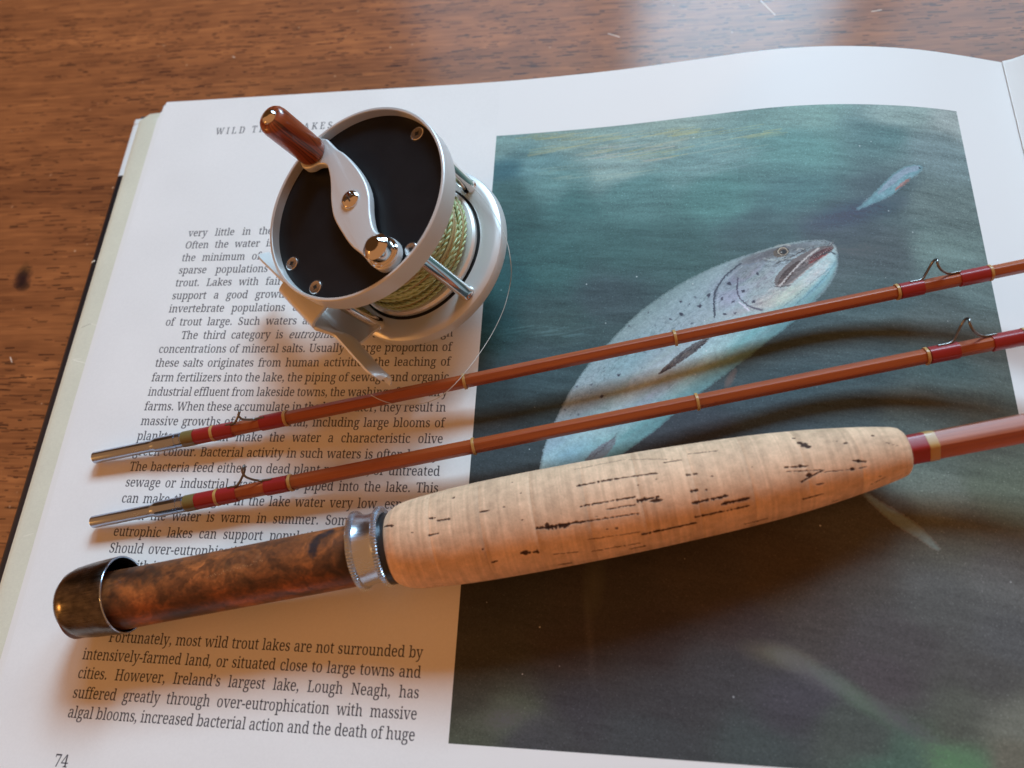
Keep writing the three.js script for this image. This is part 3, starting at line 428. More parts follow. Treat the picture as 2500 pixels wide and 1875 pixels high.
// --- the butt section with its handle
{
  const HH = (x) => 0.0161 + 0.04 * x;
  const F = rodFrame('rod_butt', 'thick rod butt with pale cork grip, burl wood reel seat and metal cap', 'fishing rod', null, [133, 1495, HH(-0.148)], [2500, 1045, HH(0.1)]), { o, sOf, depth, A, ex, ey, ez, local } = F;
  const mPer = (s) => depth(s) / FOCAL;
  const lean = V(0, 0.55, -0.84);                                   // the loose cap and ring sit off centre this way, clear of the seat
  // where a line of sight meets the handle: distance along it and angle round it
  const eyeL = local(EYE), onHandle = (px, py, rOf) => {
    const d = rayOf(px, py), dl = V(d.dot(ex), d.dot(ey), d.dot(ez)); let s = sOf(px), r = rOf(s), p = null;
    for (let i = 0; i < 5; i++) { const a = dl.y ** 2 + dl.z ** 2, b = 2 * (eyeL.y * dl.y + eyeL.z * dl.z), c = eyeL.y ** 2 + eyeL.z ** 2 - r * r, q = Math.max(0, b * b - 4 * a * c), t = (-b - Math.sqrt(q)) / (2 * a); p = eyeL.clone().addScaledVector(dl, t); r = rOf(p.x); }
    let f = Math.atan2(p.z, -p.y); if (f < 0) f += 2 * Math.PI; return [p.x, f / (2 * Math.PI)];
  };
  // cap
  const capS = 0.0168;
  const cap = revolve([[0.0000, 0], [0.00012, 0.0032], [0.0006, 0.0054], [0.0017, 0.0073], [0.0034, 0.0086], [0.0056, 0.0093], [0.009, 0.0097], [0.0132, 0.00995], [capS - 0.0002, 0.0101], [capS, 0.00998], [capS, 0.0097], [capS - 0.0002, 0.0096], [0.012, 0.0095], [0.006, 0.0088], [0.003, 0.0076], [0.0016, 0.0055], [0.0013, 0]], 72, null, 0.9);
  cap.translate(0.0040, lean.y * 0.0013, lean.z * 0.0013);
  mesh('end_cap', cap, mat({ color: lin(0.17, 0.15, 0.135), map: tarnish, metalness: 1, roughness: 0.44, roughnessMap: smudge }), o, 'dark bronzed metal cup cap with a bright rim');
  const rim = new THREE.TorusGeometry(0.00988, 0.00026, 8, 96); rim.rotateY(Math.PI / 2); rim.translate(capS + 0.0040, lean.y * 0.0013, lean.z * 0.0013);
  mesh('cap_rim', rim, M.nickel, o);
  // burl wood reel seat
  const seatR = (s) => 0.0078 + 0.0002 * smoothstep(0.03 - s, 0, 0.02) + 0.0001 * smoothstep(s, 0.045, 0.075), s0 = 0.0066, s1 = sOf(962);
  {
    const W = 512, H = 1024, [c, g] = canvasOf(W, H), im = g.createImageData(W, H);
    for (let y = 0; y < H; y++) for (let x = 0; x < W; x++) {
      const wx = 60 * (fbm(x / 90, y / 90, 201, 3) - 0.5), wy = 60 * (fbm(x / 90, y / 90, 211, 3) - 0.5), a = fbm((x + wx) / 74, (y + wy) / 130, 221, 5), b = fbm((x + wx * 2) / 26, (y + wy * 2) / 40, 231, 3), sp = fbm(x / 5, y / 7, 241, 2), eye = smoothstep(fbm((x + wx) / 30, (y + wy) / 34, 251, 3), 0.6, 0.72);
      let v = clamp(0.5 + (a - 0.5) * 1.6 + (b - 0.5) * 0.7, 0, 1); v = v * (1 - 0.4 * eye); const n = 1 + 0.3 * (sp - 0.5), k = (y * W + x) * 4;
      im.data[k] = (52 + 112 * v) * n; im.data[k + 1] = (30 + 62 * v) * n; im.data[k + 2] = (19 + 27 * v) * n; im.data[k + 3] = 255;
    }
    g.putImageData(im, 0, 0);
    const put = (px, py) => { const [s, u] = onHandle(px, py, seatR); return [u * W, H - (s - s0) / (s1 - s0) * H]; };
    const blob = (px, py, rx, ry, col, a, n = 60) => { const [x, y] = put(px, py); for (let i = 0; i < n; i++) { const q = rnd() * 7, m = Math.sqrt(rnd()); g.fillStyle = `rgba(${col},${a})`; g.beginPath(); g.ellipse(x + Math.cos(q) * m * rx, y + Math.sin(q) * m * ry, 3 + 5 * rnd(), 4 + 7 * rnd(), rnd() * 3, 0, 7); g.fill(); } };
    for (const [px, py] of [[762, 1350], [764, 1335], [770, 1322], [782, 1311], [796, 1303], [808, 1298]]) blob(px, py, 12, 12, '30,28,34', 0.16, 26);
    blob(560, 1400, 40, 60, '150,100,62', 0.05, 60); blob(480, 1425, 30, 90, '112,62,32', 0.08, 70); blob(300, 1440, 34, 60, '160,84,32', 0.09, 90); blob(520, 1452, 60, 150, '40,22,14', 0.1, 150); blob(640, 1440, 46, 100, '42,24,15', 0.08, 100); blob(380, 1480, 40, 120, '58,30,18', 0.08, 110); blob(370, 1408, 22, 40, '60,46,34', 0.12, 50); blob(730, 1405, 30, 30, '52,32,22', 0.12, 40); blob(600, 1370, 40, 50, '150,108,70', 0.07, 60); blob(850, 1360, 50, 60, '70,44,28', 0.09, 70);
    g.lineWidth = 1.6; for (let i = 0; i < 40; i++) { const [x, y] = put(500 + i * 3.6 + rnd() * 4, 1408 - i * 1.1 + rnd() * 6); g.fillStyle = 'rgba(196,170,132,.5)'; g.fillRect(x, y, 1 + 1.5 * rnd(), 1 + 2 * rnd()); }
    const map = canvasTexture(c), prof = []; for (let i = 0; i <= 30; i++) { const s = lerp(s0, s1, i / 30); prof.push([s, seatR(s)]); }
    const geo = revolve([[s0, 0], ...prof, [s1, 0]], 64, null, 0.6), p = geo.attributes.position, uv = geo.attributes.uv;
    for (let i = 0; i < p.count; i++) uv.setY(i, clamp((p.getX(i) - s0) / (s1 - s0), 0.001, 0.999));
    mesh('reel_seat', geo, mat({ map, roughness: 0.4, specularIntensity: 0.8, bumpMap: map, bumpScale: 0.00012 }), o, 'mottled dark brown burl wood reel seat');
  }
  // sliding ring with two milled edges
  {
    const a = sOf(876), b = sOf(950), w = b - a, R0 = 0.0091, R1 = 0.0100, ro = 0.0085, P = [], teeth = 76;
    const add = (t, r, k) => P.push([a + t * w, r, k]);
    add(0, ro, 0); add(0.0, R1 - 0.0004, 0); add(0.02, R1 - 0.0002, 1); add(0.05, R1, 1); add(0.15, R1, 1); add(0.19, R1 - 0.0002, 0); add(0.2, R0 + 0.0002, 0); add(0.27, R0, 0); add(0.5, R0 - 0.00028, 0); add(0.73, R0, 0); add(0.8, R0 + 0.0002, 0); add(0.81, R1 - 0.0002, 0); add(0.85, R1, 1); add(0.95, R1, 1); add(0.98, R1 - 0.0002, 1); add(1, R1 - 0.0004, 0); add(1, ro, 0); add(0, ro, 0);
    const geo = revolve(P, teeth * 6, (r, f, i) => r + (P[i][2] ? 0.00026 * clamp(2.2 * Math.sin(f * teeth + 0.3), -1, 1) : 0), 0.5);
    geo.translate(0, lean.y * 0.0009, lean.z * 0.0009);
    mesh('sliding_ring', geo, mat({ color: lin(0.6, 0.68, 0.8), metalness: 1, roughness: 0.42, roughnessMap: smudge }), o, 'nickel sliding ring with two milled edges');
    const gk = revolve([[b - 0.001, 0.0078], [b - 0.001, 0.0091], [b + 0.0014, 0.0091], [b + 0.0014, 0.0078]], 48);
    mesh('check_ring', gk, mat({ color: lin(0.012, 0.011, 0.011), roughness: 0.35 }), o, 'black ring between metal band and cork');
  }
  // cork grip: rings glued side by side
  const CP = [[960, 82], [967, 90], [990, 102.5], [1020, 109], [1060, 113], [1130, 118.5], [1250, 122], [1400, 122.5], [1500, 121.5], [1600, 119.5], [1750, 114], [1850, 108.5], [1925, 102.5], [2000, 94.5], [2060, 86.5], [2130, 75.5], [2168, 68], [2188, 63.5], [2200, 59], [2206, 54], [2208, 47]].map(([px, r]) => { const s = sOf(px); return [s, r * mPer(s) * 0.985]; });
  const corkR = (s) => { if (s <= CP[0][0]) return CP[0][1]; for (let i = 0; i < CP.length - 1; i++) if (s <= CP[i + 1][0]) {
    const [x0, y0] = CP[i], [x1, y1] = CP[i + 1], n = CP.length, d = x1 - x0, t = (s - x0) / d, m0 = i ? (y1 - CP[i - 1][1]) / (x1 - CP[i - 1][0]) : (y1 - y0) / d, m1 = i < n - 2 ? (CP[i + 2][1] - y0) / (CP[i + 2][0] - x0) : (y1 - y0) / d;
    return (2 * t ** 3 - 3 * t * t + 1) * y0 + (t ** 3 - 2 * t * t + t) * d * m0 + (3 * t * t - 2 * t ** 3) * y1 + (t ** 3 - t * t) * d * m1;
  } return CP[CP.length - 1][1]; };
  {
    const c0 = CP[0][0], c1 = CP[CP.length - 1][0], W = 1024, H = 2048, [c, g] = canvasOf(W, H), [cb, gb] = canvasOf(W, H), im = g.createImageData(W, H), ib = gb.createImageData(W, H), NR = 10, tone = Array.from({ length: NR }, () => (rnd() - 0.5) * 0.05);
    for (let y = 0; y < H; y++) { const ring = Math.min(NR - 1, Math.floor((1 - y / H) * NR)); for (let x = 0; x < W; x++) {
      const band = fbm(x / 260, y / 11, 301, 4), lens = fbm(x / 22, y / 30, 311, 3), fine = hash(x, y, 31) - 0.5, gr = noise(x / 3, y / 3, 35) - 0.5, big = noise(x / 130, y / 120, 41 + ring) - 0.5;
      const v = 1 + tone[ring] + (band - 0.5) * 0.2 + (lens - 0.5) * 0.16 + fine * 0.05 + gr * 0.08 + big * 0.1, k = (y * W + x) * 4;
      im.data[k] = 210 * v; im.data[k + 1] = 172 * v ** 1.05; im.data[k + 2] = 140 * v ** 1.1; im.data[k + 3] = 255; ib.data[k] = ib.data[k + 1] = ib.data[k + 2] = 190 + 40 * (lens - 0.5) + 20 * gr; ib.data[k + 3] = 255;
    } }
    g.putImageData(im, 0, 0); gb.putImageData(ib, 0, 0);
    const put = (px, py) => { const [s, u] = onHandle(px, py, corkR); return [u * W, H - (s - c0) / (c1 - c0) * H]; };
    const pit = (x, y, rx, ry, rot) => { for (const [q, col] of [[g, 'rgba(44,24,16,.85)'], [gb, 'rgba(20,20,20,.9)']]) { q.fillStyle = col; q.beginPath(); for (let i = 0; i < 9; i++) { const a = i / 9 * 6.28, m = 0.65 + 0.6 * hash(i, x | 0, y | 0), X2 = Math.cos(a) * rx * m, Y2 = Math.sin(a) * ry * m; const xx = x + X2 * Math.cos(rot) - Y2 * Math.sin(rot), yy = y + X2 * Math.sin(rot) + Y2 * Math.cos(rot); i ? q.lineTo(xx, yy) : q.moveTo(xx, yy); } q.fill(); } };
    const seam = (px, py, qx, qy, thin) => { const wd = thin * 1.6; const [a, b] = put(px, py), [d, e] = put(qx, qy), n = Math.max(3, Math.hypot(d - a, e - b) / 7 | 0); for (let i = 0; i <= n; i++) { if (hash(i, px | 0, py | 0) < 0.12) continue; const t = i / n; pit(lerp(a, d, t) + (rnd() - 0.5) * 2, lerp(b, e, t), wd * (0.5 + 0.8 * rnd()), 5.5, 0); } };
    const z5 = (x, y) => [800 + x / 2.458, 1000 + y / 2.458], z6 = (x, y) => [1600 + x / 2.458, 950 + y / 2.458];
    const S5 = (a, b, d, e, w) => seam(...z5(a, b), ...z5(d, e), w), S6 = (a, b, d, e, w) => seam(...z6(a, b), ...z6(d, e), w), P5 = (x, y, rx, ry) => pit(...put(...z5(x, y)), rx, ry, 0), P6 = (x, y, rx, ry) => pit(...put(...z6(x, y)), rx, ry, 0);
    S5(1485, 358, 1780, 300, 0.7); S5(1500, 458, 1750, 412, 2.4); S5(1750, 412, 1985, 380, 1.5); S5(1520, 580, 1840, 525, 1.7); S5(1680, 598, 1850, 570, 1.5); S5(1850, 550, 1985, 524, 3.6); S5(1245, 715, 1540, 672, 2.6); S5(1300, 712, 1440, 695, 4); S5(1540, 672, 1860, 625, 1.6); S5(1890, 748, 2210, 680, 2.4); S5(1565, 780, 1870, 735, 0.8); S5(1590, 850, 1895, 797, 1.2); S5(1165, 862, 1260, 852, 5); S5(1360, 868, 1500, 855, 0.9); S5(600, 655, 640, 650, 2); S5(640, 672, 750, 652, 1.8); S5(610, 755, 660, 745, 2); S5(330, 710, 390, 698, 3); S5(1810, 300, 2100, 300, 0.6); S5(2020, 318, 2090, 308, 1.2); S5(990, 915, 1015, 908, 2);
    P5(755, 530, 5, 8); P5(940, 610, 3, 20); P5(1735, 712, 4, 6); P5(930, 838, 3, 5); P5(1320, 695, 9, 10); P5(1975, 545, 5, 26); P5(1190, 860, 10, 12);
    S6(200, 390, 370, 370, 1); S6(60, 440, 150, 425, 1); S6(490, 285, 540, 278, 2); S6(190, 515, 245, 508, 2); S6(225, 685, 430, 640, 3); S6(400, 690, 560, 655, 4.4); S6(240, 768, 560, 700, 2.4); S6(0, 855, 240, 802, 2.4); S6(780, 470, 910, 462, 2); S6(790, 495, 1010, 485, 1.2); S6(880, 555, 1000, 490, 2.6); S6(890, 660, 1000, 630, 2.2); S6(1010, 498, 1190, 480, 1); S6(1390, 322, 1450, 340, 1); S6(1300, 570, 1375, 530, 1.4); S6(215, 612, 250, 606, 3); S6(1190, 430, 1260, 436, 2.4);
    P6(890, 335, 13, 14); P6(865, 322, 8, 10); P6(915, 345, 8, 12); P6(1140, 325, 5, 8); P6(1305, 280, 6, 8); P6(925, 515, 9, 12); P6(870, 462, 7, 9); P6(1180, 480, 8, 12); P6(1215, 432, 8, 9); P6(1245, 470, 3, 16); P6(985, 570, 3, 16); P6(830, 295, 4, 8); P6(305, 605, 3, 5);
    for (let i = 0; i < 160; i++) { const x = rnd() * W, y = rnd() * H; if (x > W * 0.3 && x < W * 0.78) { if (rnd() < 0.8) continue; pit(x, y, 1.2 + rnd(), 2 + 4 * rnd(), 0); } else seamAt(x, y); }
    function seamAt(x, y) { const n = 3 + rnd() * 14 | 0, wd = 0.8 + 2.4 * rnd(); for (let i = 0; i < n; i++) pit(x + (rnd() - 0.5) * 3, y + i * 7, wd * (0.5 + rnd()), 5, 0); }
    const map = canvasTexture(c), bm = canvasTexture(cb, false), corkM = mat({ map, bumpMap: bm, bumpScale: 0.0002, roughness: 0.7, specularIntensity: 0.4 });
    for (let k = 0; k < NR; k++) {
      const a = lerp(c0, c1, k / NR), b = lerp(c0, c1, (k + 1) / NR), pr = [], e = 0.00012, gv = 0.00004;
      pr.push([a, corkR(a) * 0.3], [a, corkR(a) - gv]);
      const st = [a + e, ...CP.map((p) => p[0]).filter((s) => s > a + 0.0004 && s < b - 0.0004), b - e]; for (let i = 1; i < 10; i++) st.push(lerp(a, b, i / 10)); st.sort((p, q) => p - q);
      for (const s of st) pr.push([s, corkR(s)]); pr.push([b, corkR(b) - gv], [b, corkR(b) * 0.3]);
      const geo = revolve(pr, 120, null, 0.8), p = geo.attributes.position, uv = geo.attributes.uv; for (let i = 0; i < p.count; i++) uv.setY(i, clamp((p.getX(i) - c0) / (c1 - c0), 0.0005, 0.9995));
      mesh(k ? 'cork_ring_' + String(k).padStart(3, '0') : 'cork_ring', geo, corkM, o);
    }
  }
  // the cane and its windings
  const rA = 39 * mPer(sOf(2230)), e0 = sOf(2195), e1 = sOf(2500) + 0.09, bl = []; for (let i = 0; i <= 16; i++) bl.push([lerp(e0, e1, i / 16), rA * 0.99]);
  mesh('bamboo_blank', revolve([[e0, 0], ...bl, [e1, 0]], 36, hex(0.94, 0.32), 0.3), M.cane, o);
  mesh('red_thread_wrap', threads(sOf(2199), sOf(2255), rA + 0.00012, 0.88, 0.32), M.redSilk, o);
  mesh('gold_thread_band', threads(sOf(2255), sOf(2279), rA + 0.00018, 0.86, 0.32), M.goldSilk, o);
}

// ------------------------------------------------------------------ the reel
{
  const o = thing('fly_reel', 'small silver fly reel with black face and wooden crank handle', 'fishing reel');
  const ax = V(-0.3116469, 0.94601274, 0.08908483), C = V(-0.07254193, PAGE + 0.0432, -0.12195825);
  const e1 = V(1, 0, 0).addScaledVector(ax, -ax.x).normalize(), e2 = ax.clone().cross(e1);
  o.position.copy(C); o.quaternion.setFromRotationMatrix(new THREE.Matrix4().makeBasis(ax, e1, e2));      // local x = axle (towards the crank), y and z in the plane of the plates
  const k = 0.001, P3 = (a, u, v) => V(a * k, u * k, v * k);
  const disc = (pr, seg = 128, crease = 0.5) => revolve(pr.map(([a, r]) => [a * k, r * k]), seg, null, crease);
  const cyl = (pr, u, v, seg = 32, crease = 0.5) => disc(pr, seg, crease).translate(0, u * k, v * k);
  const R = 28.55;
  mesh('front_ring', disc([[-2.9, 27.55], [-0.25, 27.6], [0, 27.75], [0, 28.3], [-0.25, R], [-5.8, R], [-6.1, 28.3], [-6.1, 22.2], [-3.2, 22.2], [-2.9, 27.55]]), M.satin, o, 'satin silver front rim');
  const plate = disc([[-2.8, 0], [-2.8, 27.5], [-4.4, 27.5], [-4.4, 0]]), pp = plate.attributes.position, pu = plate.attributes.uv;
  for (let i = 0; i < pp.count; i++) pu.setXY(i, pp.getY(i) / 0.056 + 0.5, pp.getZ(i) / 0.056 + 0.5);
  const dust = dataTexture(1024, 1024, (x, y) => { const sp = hash(x >> 1, y >> 1, 77) > 0.9994 ? 70 * hash(x, y, 78) : 0, v = 22 + 8 * (fbm(x / 90, y / 90, 601, 3) - 0.5) + 5 * (hash(x, y, 79) - 0.5) + sp; return [v, v, v + 3]; });
  mesh('face_plate', plate, mat({ map: dust, roughness: 0.45, specularIntensity: 0.45 }), o, 'matt black front plate');
  const ang = [46.4, 212.7, 242.7, -41.8].map((d) => d * Math.PI / 180), SR = 24.85;
  const screwMat = mat({ color: lin(0.6, 0.58, 0.57), metalness: 1, roughness: 0.25 });
  for (const t of ang) {
    const u = SR * Math.cos(t), v = SR * Math.sin(t);
    const head = cyl([[-2.55, 0.55], [-2.55, 1.2], [-2.5, 1.75], [-2.62, 1.98], [-2.9, 2.02], [-2.9, 0]], u, v, 40);
    const s = mesh('screw', head, screwMat, o);
    const star = new THREE.Shape(); for (let i = 0; i < 16; i++) { const q = i / 16 * 2 * Math.PI + t, r = (i % 4 === 0 ? 0.95 : i % 2 ? 0.5 : 0.42) * k; i ? star.lineTo(Math.cos(q) * r, Math.sin(q) * r) : star.moveTo(Math.cos(q) * r, Math.sin(q) * r); }
    const sg = new THREE.ExtrudeGeometry(star, { depth: 0.05 * k, bevelEnabled: false }); sg.rotateY(Math.PI / 2); sg.translate(-2.56 * k, u * k, v * k);
    mesh('screw_recess', sg, mat({ color: lin(0.03, 0.028, 0.025), metalness: 0.6, roughness: 0.5 }), s);
    const rg = cyl([[-2.79, 2.02], [-2.74, 2.05], [-2.74, 2.32], [-2.79, 2.35]], u, v, 40); mesh('countersink', rg, mat({ color: lin(0.004, 0.004, 0.005), roughness: 0.5 }), s);
  }
  // crank arm: an S-shaped blade
  {
    const out = [[-11.2, 21.9], [-7.44, 17.91], [-4.01, 15.14], [0.67, 9.89], [4.01, 4.91], [5.92, 0.2], [6.99, -5.61], [8.6, -10.2], [11.5, -12.9], [14.6, -13.9], [16.6, -16.0], [16.9, -19.2], [15.0, -21.8], [12, -22.4], [9, -20.6], [5.96, -17.35], [1.72, -13.68], [-1.99, -8.99], [-5.25, -3.92], [-6.87, 1.28], [-7.61, 5.81], [-8.56, 9.73], [-10.1, 13.0], [-12.96, 14.1], [-15.97, 13.6], [-18.8, 14.6], [-20.2, 18], [-19, 21.4], [-15.4, 23.1]].map(([a, b]) => new THREE.Vector2(a * k, b * k));
    const sh = new THREE.Shape(); sh.moveTo(out[0].x, out[0].y); sh.splineThru([...out.slice(1), out[0]]);
    const g = new THREE.ExtrudeGeometry(sh, { depth: 1.5 * k, bevelEnabled: true, bevelThickness: 0.55 * k, bevelSize: 0.55 * k, bevelOffset: -0.55 * k, bevelSegments: 4, curveSegments: 90 });
    const m4 = new THREE.Matrix4().makeBasis(V(0, 1, 0), V(0, 0, 1), V(1, 0, 0)); g.applyMatrix4(m4); g.translate(-1.35 * k, 0, 0);
    mesh('crank_arm', creased(g, 0.6), M.satinSoft, o, 'curved satin silver crank arm');
    mesh('axle_boss', disc([[-2.9, 4.2], [-1.4, 4.2], [-1.4, 0]], 40), M.satin, o);
  }
  // axle screw with a cross slot
  {
    const s = mesh('axle_screw', disc([[0.65, 2.75], [0.9, 2.75], [1.25, 2.6], [1.6, 2.1], [1.8, 1.3], [1.88, 0.5], [1.9, 0]], 48, 0.9), M.chrome, o, 'domed bright axle screw');
    for (const r of [0.6, 0.6 + Math.PI / 2]) { const b = new THREE.BoxGeometry(0.25 * k, 2.9 * k, 0.46 * k); b.rotateX(r); b.translate(1.78 * k, 0, 0); mesh('screw_slot', b, mat({ color: lin(0.25, 0.24, 0.22), metalness: 1, roughness: 0.35 }), s); }
  }
  // wooden handle
  {
    const W = 256, H = 256, t = dataTexture(W, H, (x, y) => {
      const st = fbm(x / 7 + 4 * noise(y / 120, x / 60, 3), y / 300, 401, 4), fine = fbm(x / 2.2, y / 120, 411, 3), dark = smoothstep(st, 0.56, 0.62), v = 0.56 + (fine - 0.5) * 0.5 - 0.5 * dark;
      return [74 + 122 * v, 28 + 68 * v, 13 + 36 * v];
    });
    const hp = [[0.75, 0], [0.75, 3.9], [1.0, 4.15], [1.6, 4.25], [9, 4.3], [16.0, 4.3], [17.1, 4.1], [17.9, 3.6], [18.25, 3.0], [18.3, 2.4], [18.2, 0]], g = disc(hp, 64, 0.8).translate(0, -15.3 * k, 18.3 * k), uv = g.attributes.uv;
    for (let i = 0; i < uv.count; i++) uv.setXY(i, uv.getX(i) * 2, uv.getY(i) / 0.019);
    mesh('crank_handle', g, mat({ map: t, roughness: 0.35, clearcoat: 0.7, clearcoatRoughness: 0.09 }), o, 'glossy striped rosewood crank handle');
    mesh('handle_button', cyl([[18.15, 2.25], [18.5, 2.25], [18.9, 2.0], [19.25, 1.4], [19.4, 0.7], [19.45, 0]], -15.3, 18.3, 40, 0.9), M.chrome, o, 'domed bright rivet in the handle end');
    mesh('handle_washer', cyl([[0.55, 0], [0.55, 3.7], [0.8, 3.7], [0.8, 0]], -15.3, 18.3, 40), M.nickel, o);
  }
  // counterweight knob
  mesh('counterweight', cyl([[-0.9, 4.2], [0.85, 4.2], [1.15, 3.95], [1.2, 3.5], [1.4, 3.35], [3.7, 3.35], [3.9, 3.6], [4.3, 3.62], [5.7, 2.1], [5.75, 2.0], [5.75, 0]], 12.7, -17.9, 64, 0.4), M.chrome, o, 'bright chamfered counterweight knob');
  // pillars
  for (const t of ang) mesh('pillar', cyl([[-5.9, 0], [-5.9, 2.0], [-29.6, 2.0], [-30.6, 2.2], [-31.0, 2.35], [-31.3, 2.4], [-31.3, 0]], SR * Math.cos(t), SR * Math.sin(t), 32), M.chrome, o);
  // spool
  mesh('spool', disc([[-6.4, 9], [-6.4, 20.6], [-7.2, 21.1], [-7.8, 20.6], [-8.2, 16.6], [-28.2, 16.6], [-29.2, 20.4], [-29.9, 21.0], [-31, 21.05], [-31.6, 20.6], [-31.6, 9]], 128, 0.5), mat({ color: lin(0.82, 0.8, 0.76), metalness: 0.75, roughness: 0.36 }), o, 'pale spool behind the front rim');
  mesh('back_plate', disc([[-33.2, 0], [-33.2, 21.0], [-31.9, 21.75], [-31.35, 21.9], [-31.3, 22.1], [-31.3, 26.3], [-31.6, 27.3], [-32.3, 28.2], [-33.3, R], [-35.4, R], [-36.0, 28.0], [-36.1, 26], [-36.1, 0]], 160, 0.5), M.satin, o, 'satin silver back plate with rounded rim');
  mesh('spool_gap', disc([[-31.75, 20.4], [-31.75, 21.85]], 128), mat({ color: lin(0.006, 0.006, 0.006), roughness: 0.6 }), o, 'thin black gap round the spool');
  mesh('drag_knob', disc([[-36.0, 9], [-40, 9], [-42.6, 8.4], [-43.4, 7], [-43.4, 0]], 64), M.satin, o);
  // fly line wound on the spool: twisted strands in uneven turns
  {
    const geos = [], pale = lin(0.6, 0.64, 0.36), green = lin(0.46, 0.54, 0.28), gold = lin(0.42, 0.3, 0.12);
    const turns = 27;
    for (let n = 0; n < turns; n++) {
      const layer = n % 3, base = -8.9 - (n / turns) * 18.9, rr = 18.2 + layer * 0.5 + (rnd() - 0.5) * 0.4, ph = rnd() * 7, wob = 0.5 + 1.5 * rnd() ** 2, ph2 = rnd() * 7, col = n % 4 === 1 ? gold : n % 3 === 0 ? pale : green, two = n % 4 !== 1;
      for (let s = 0; s < (two ? 2 : 1); s++) {
        const pts = [], steps = 150, tw = 44 + 9 * (n % 4);
        for (let i = 0; i < steps; i++) { const q = i / steps * 2 * Math.PI, a = base + wob * Math.sin(q + ph) + 0.5 * wob * Math.sin(2 * q + ph2), r2 = rr + 0.25 * Math.sin(3 * q + ph), t = q * tw / 2 + s * Math.PI, off = two ? 0.3 : 0; pts.push(P3(a + off * Math.cos(t), (r2 + off * Math.sin(t)) * Math.cos(q), (r2 + off * Math.sin(t)) * Math.sin(q))); }
        const g = new THREE.TubeGeometry(new THREE.CatmullRomCurve3(pts, true), 380, (two ? 0.36 : 0.5) * k, 6, true), c = new Float32Array(g.attributes.position.count * 3), j = 0.85 + 0.3 * rnd();
        for (let i = 0; i < c.length; i += 3) { c[i] = col.r * j; c[i + 1] = col.g * j; c[i + 2] = col.b * j; }
        g.setAttribute('color', new THREE.BufferAttribute(c, 3)); geos.push(g);
      }
    }
    mesh('fly_line', mergeGeometries(geos), mat({ vertexColors: true, roughness: 0.42, specularIntensity: 0.9 }), o, 'braided yellow green fly line wound on the spool');
  }
  // foot: a folded saddle with a curved tongue at each end
  {
    const th = 227.7 * Math.PI / 180, rd = [Math.cos(th), Math.sin(th)], td = [-Math.sin(th), Math.cos(th)];     // radial and tangential directions
    const Q = (a, r, s) => P3(a, rd[0] * r + td[0] * s, rd[1] * r + td[1] * s);
    const U = new THREE.CatmullRomCurve3([[-7.4, 25.2], [-7.3, 28.5], [-7.3, 31], [-7.7, 32.6], [-9, 33.3], [-11.5, 33.1], [-17, 32.0], [-22.5, 33.1], [-25, 33.3], [-26.6, 32.2], [-27.5, 29.5], [-28.4, 26.5], [-29.3, 23.6]].map(([a, r]) => V(a, r, 0)), false, 'centripetal');
    const parts = [sheet((u, v) => { const p = U.getPoint(u); return Q(p.x, p.y, lerp(-9.3, 9.4, v)); }, 60, 10, 0.85 * k, 0.7)];
    for (const d of [-1, 1]) parts.push(sheet((u, v) => {
      const s = lerp(8.8, 33.6, u), w = s < 15 ? lerp(8.4, 5.3, smoothstep(s, 8.8, 15)) : s < 28 ? lerp(5.3, 4.5, (s - 15) / 13) : 4.5 * Math.sqrt(Math.max(0.12, 1 - ((s - 28) / 5.9) ** 4));
      const a = lerp(w, -w, v), edge = s < 15 ? lerp(33.0, 31.4, smoothstep(s, 8.8, 15)) : lerp(31.4, 32.1, (s - 15) / 18.6), r = edge - 1.9 * (1 - (a / w) ** 2) + (s > 29 ? -0.05 * (s - 29) ** 1.5 : 0) + (s < 15 ? 0.3 * (1 - smoothstep(s, 8.8, 15)) : 0);
      return Q(-17 + a, r, d * s);
    }, 44, 14, 0.85 * k, 0.7));
    mesh('reel_foot', mergeGeometries(parts), M.satin, o, 'folded silver metal foot with two curved tongues');
  }
  // the fine leader trailing from the reel over the rod
  const W3 = (a, u, v) => C.clone().addScaledVector(ax, a * k).addScaledVector(e1, u * k).addScaledVector(e2, v * k);
  const onReel = (px, py, dep) => { const d = rayOf(px, py), q = C.clone().addScaledVector(ax, dep * k), t = q.sub(EYE).dot(ax) / d.dot(ax); return EYE.clone().addScaledVector(d, t); };
  const pts = [W3(-22, 16.5, 14.5), onReel(1112, 412, -28), onReel(1160, 462, -29.5), onReel(1205, 520, -30.2), onReel(1236, 585, -31.5), onReel(1247, 640, -33), at(1246, 690, 0.011), at(1232, 748, 0.0085), at(1205, 808, 0.008), at(1170, 864, 0.0095), at(1135, 910, rodH(-0.04) + 0.0024), at(1098, 950, 0.0098), at(1062, 975, 0.0062), at(1015, 988, 0.0042), at(965, 987, 0.0062), at(930, 977, rodH(-0.062) + 0.0023), at(905, 964, rodH(-0.066) + 0.0021)];
  const ld = mesh('leader_line', tube(pts, 0.00011, 240, 6), mat({ color: lin(0.72, 0.72, 0.68), roughness: 0.25, transmission: 0.25, thickness: 0 }), scene);
  ld.userData = { label: 'thin clear leader line curling from the reel over the upper rod section', category: 'fishing line' };
}

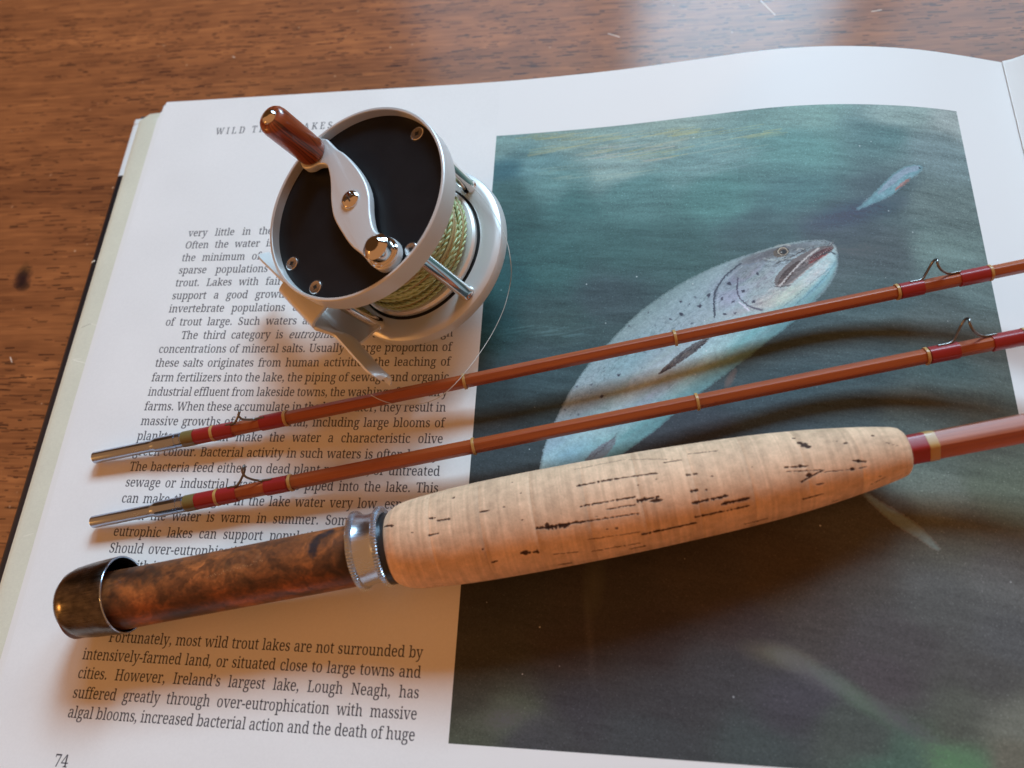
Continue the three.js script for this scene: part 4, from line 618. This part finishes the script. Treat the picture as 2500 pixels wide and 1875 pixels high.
// ------------------------------------------------------------------ outside the frame: the window that the table and the metal mirror, and the lamp
{
  const w = thing('window', 'white framed window with three tall panes', 'window');
  const white = mat({ color: lin(0.25, 0.2, 0.16), roughness: 0.6 }), H = WIN_Y1 - WIN_Y0, YM = (WIN_Y0 + WIN_Y1) / 2;
  for (const [x0, x1, p, tint] of PANES) { const g = new THREE.BoxGeometry(x1 - x0, H, 0.006); g.translate((x0 + x1) / 2, YM, WIN_Z); mesh('window_pane', g, mat({ color: lin(0.05, 0.05, 0.05), emissive: lin(...tint), emissiveIntensity: Math.min(2, p * 0.05), roughness: 0.2 }), w); }
  const xs = [-0.55, PANES[0][0], PANES[0][1], PANES[1][0], PANES[1][1], PANES[2][0], PANES[2][1], 1.1];
  for (let i = 0; i < 8; i += 2) { const g = new THREE.BoxGeometry(xs[i + 1] - xs[i], H + 0.16, 0.05); g.translate((xs[i] + xs[i + 1]) / 2, YM, WIN_Z); mesh('window_bar', g, white, w); }
  for (const y of [WIN_Y0 - 0.04, WIN_Y1 + 0.04]) for (const [x0, x1] of PANES) { const g = new THREE.BoxGeometry(x1 - x0, 0.078, 0.045); g.translate((x0 + x1) / 2, y, WIN_Z); mesh('window_rail', g, white, w); }
  const wallMat = mat({ color: lin(0.1, 0.085, 0.07), roughness: 0.8 }), wx0 = -3.2, wx1 = 2.6, wy0 = -0.7, wy1 = 2.5, wall = [];
  for (const [x0, x1, y0, y1] of [[wx0, -0.55, wy0, wy1], [1.1, wx1, wy0, wy1], [-0.55, 1.1, wy0, WIN_Y0 - 0.08], [-0.55, 1.1, WIN_Y1 + 0.08, wy1]]) { const g = new THREE.BoxGeometry(x1 - x0, y1 - y0, 0.1); g.translate((x0 + x1) / 2, (y0 + y1) / 2, WIN_Z - 0.02); wall.push(g); }
  const wm = mesh('wall', mergeGeometries(wall), wallMat, scene); wm.userData = { kind: 'structure', label: 'dim wall round the window beyond the table', category: 'wall' };
  const l = thing('lamp', 'small warm lamp bulb on a dark stand', 'lamp');
  mesh('lamp_bulb', new THREE.SphereGeometry(0.082, 32, 20).translate(LAMP.x, LAMP.y, LAMP.z), mat({ color: lin(1, 0.8, 0.5), emissive: lin(1, 0.5, 0.12), emissiveIntensity: 6, roughness: 0.5 }), l);
  mesh('lamp_stand', new THREE.LatheGeometry([[0, -0.9], [0.09, -0.9], [0.09, -0.885], [0.02, -0.87], [0.012, -0.8], [0.012, 0.32], [0.02, 0.336], [0, 0.336]].map(([r, y]) => new THREE.Vector2(r, y)), 32).translate(LAMP.x, 0, LAMP.z), mat({ color: lin(0.03, 0.025, 0.02), roughness: 0.5, metalness: 0.5 }), l);
}

renderer.render(scene, camera);
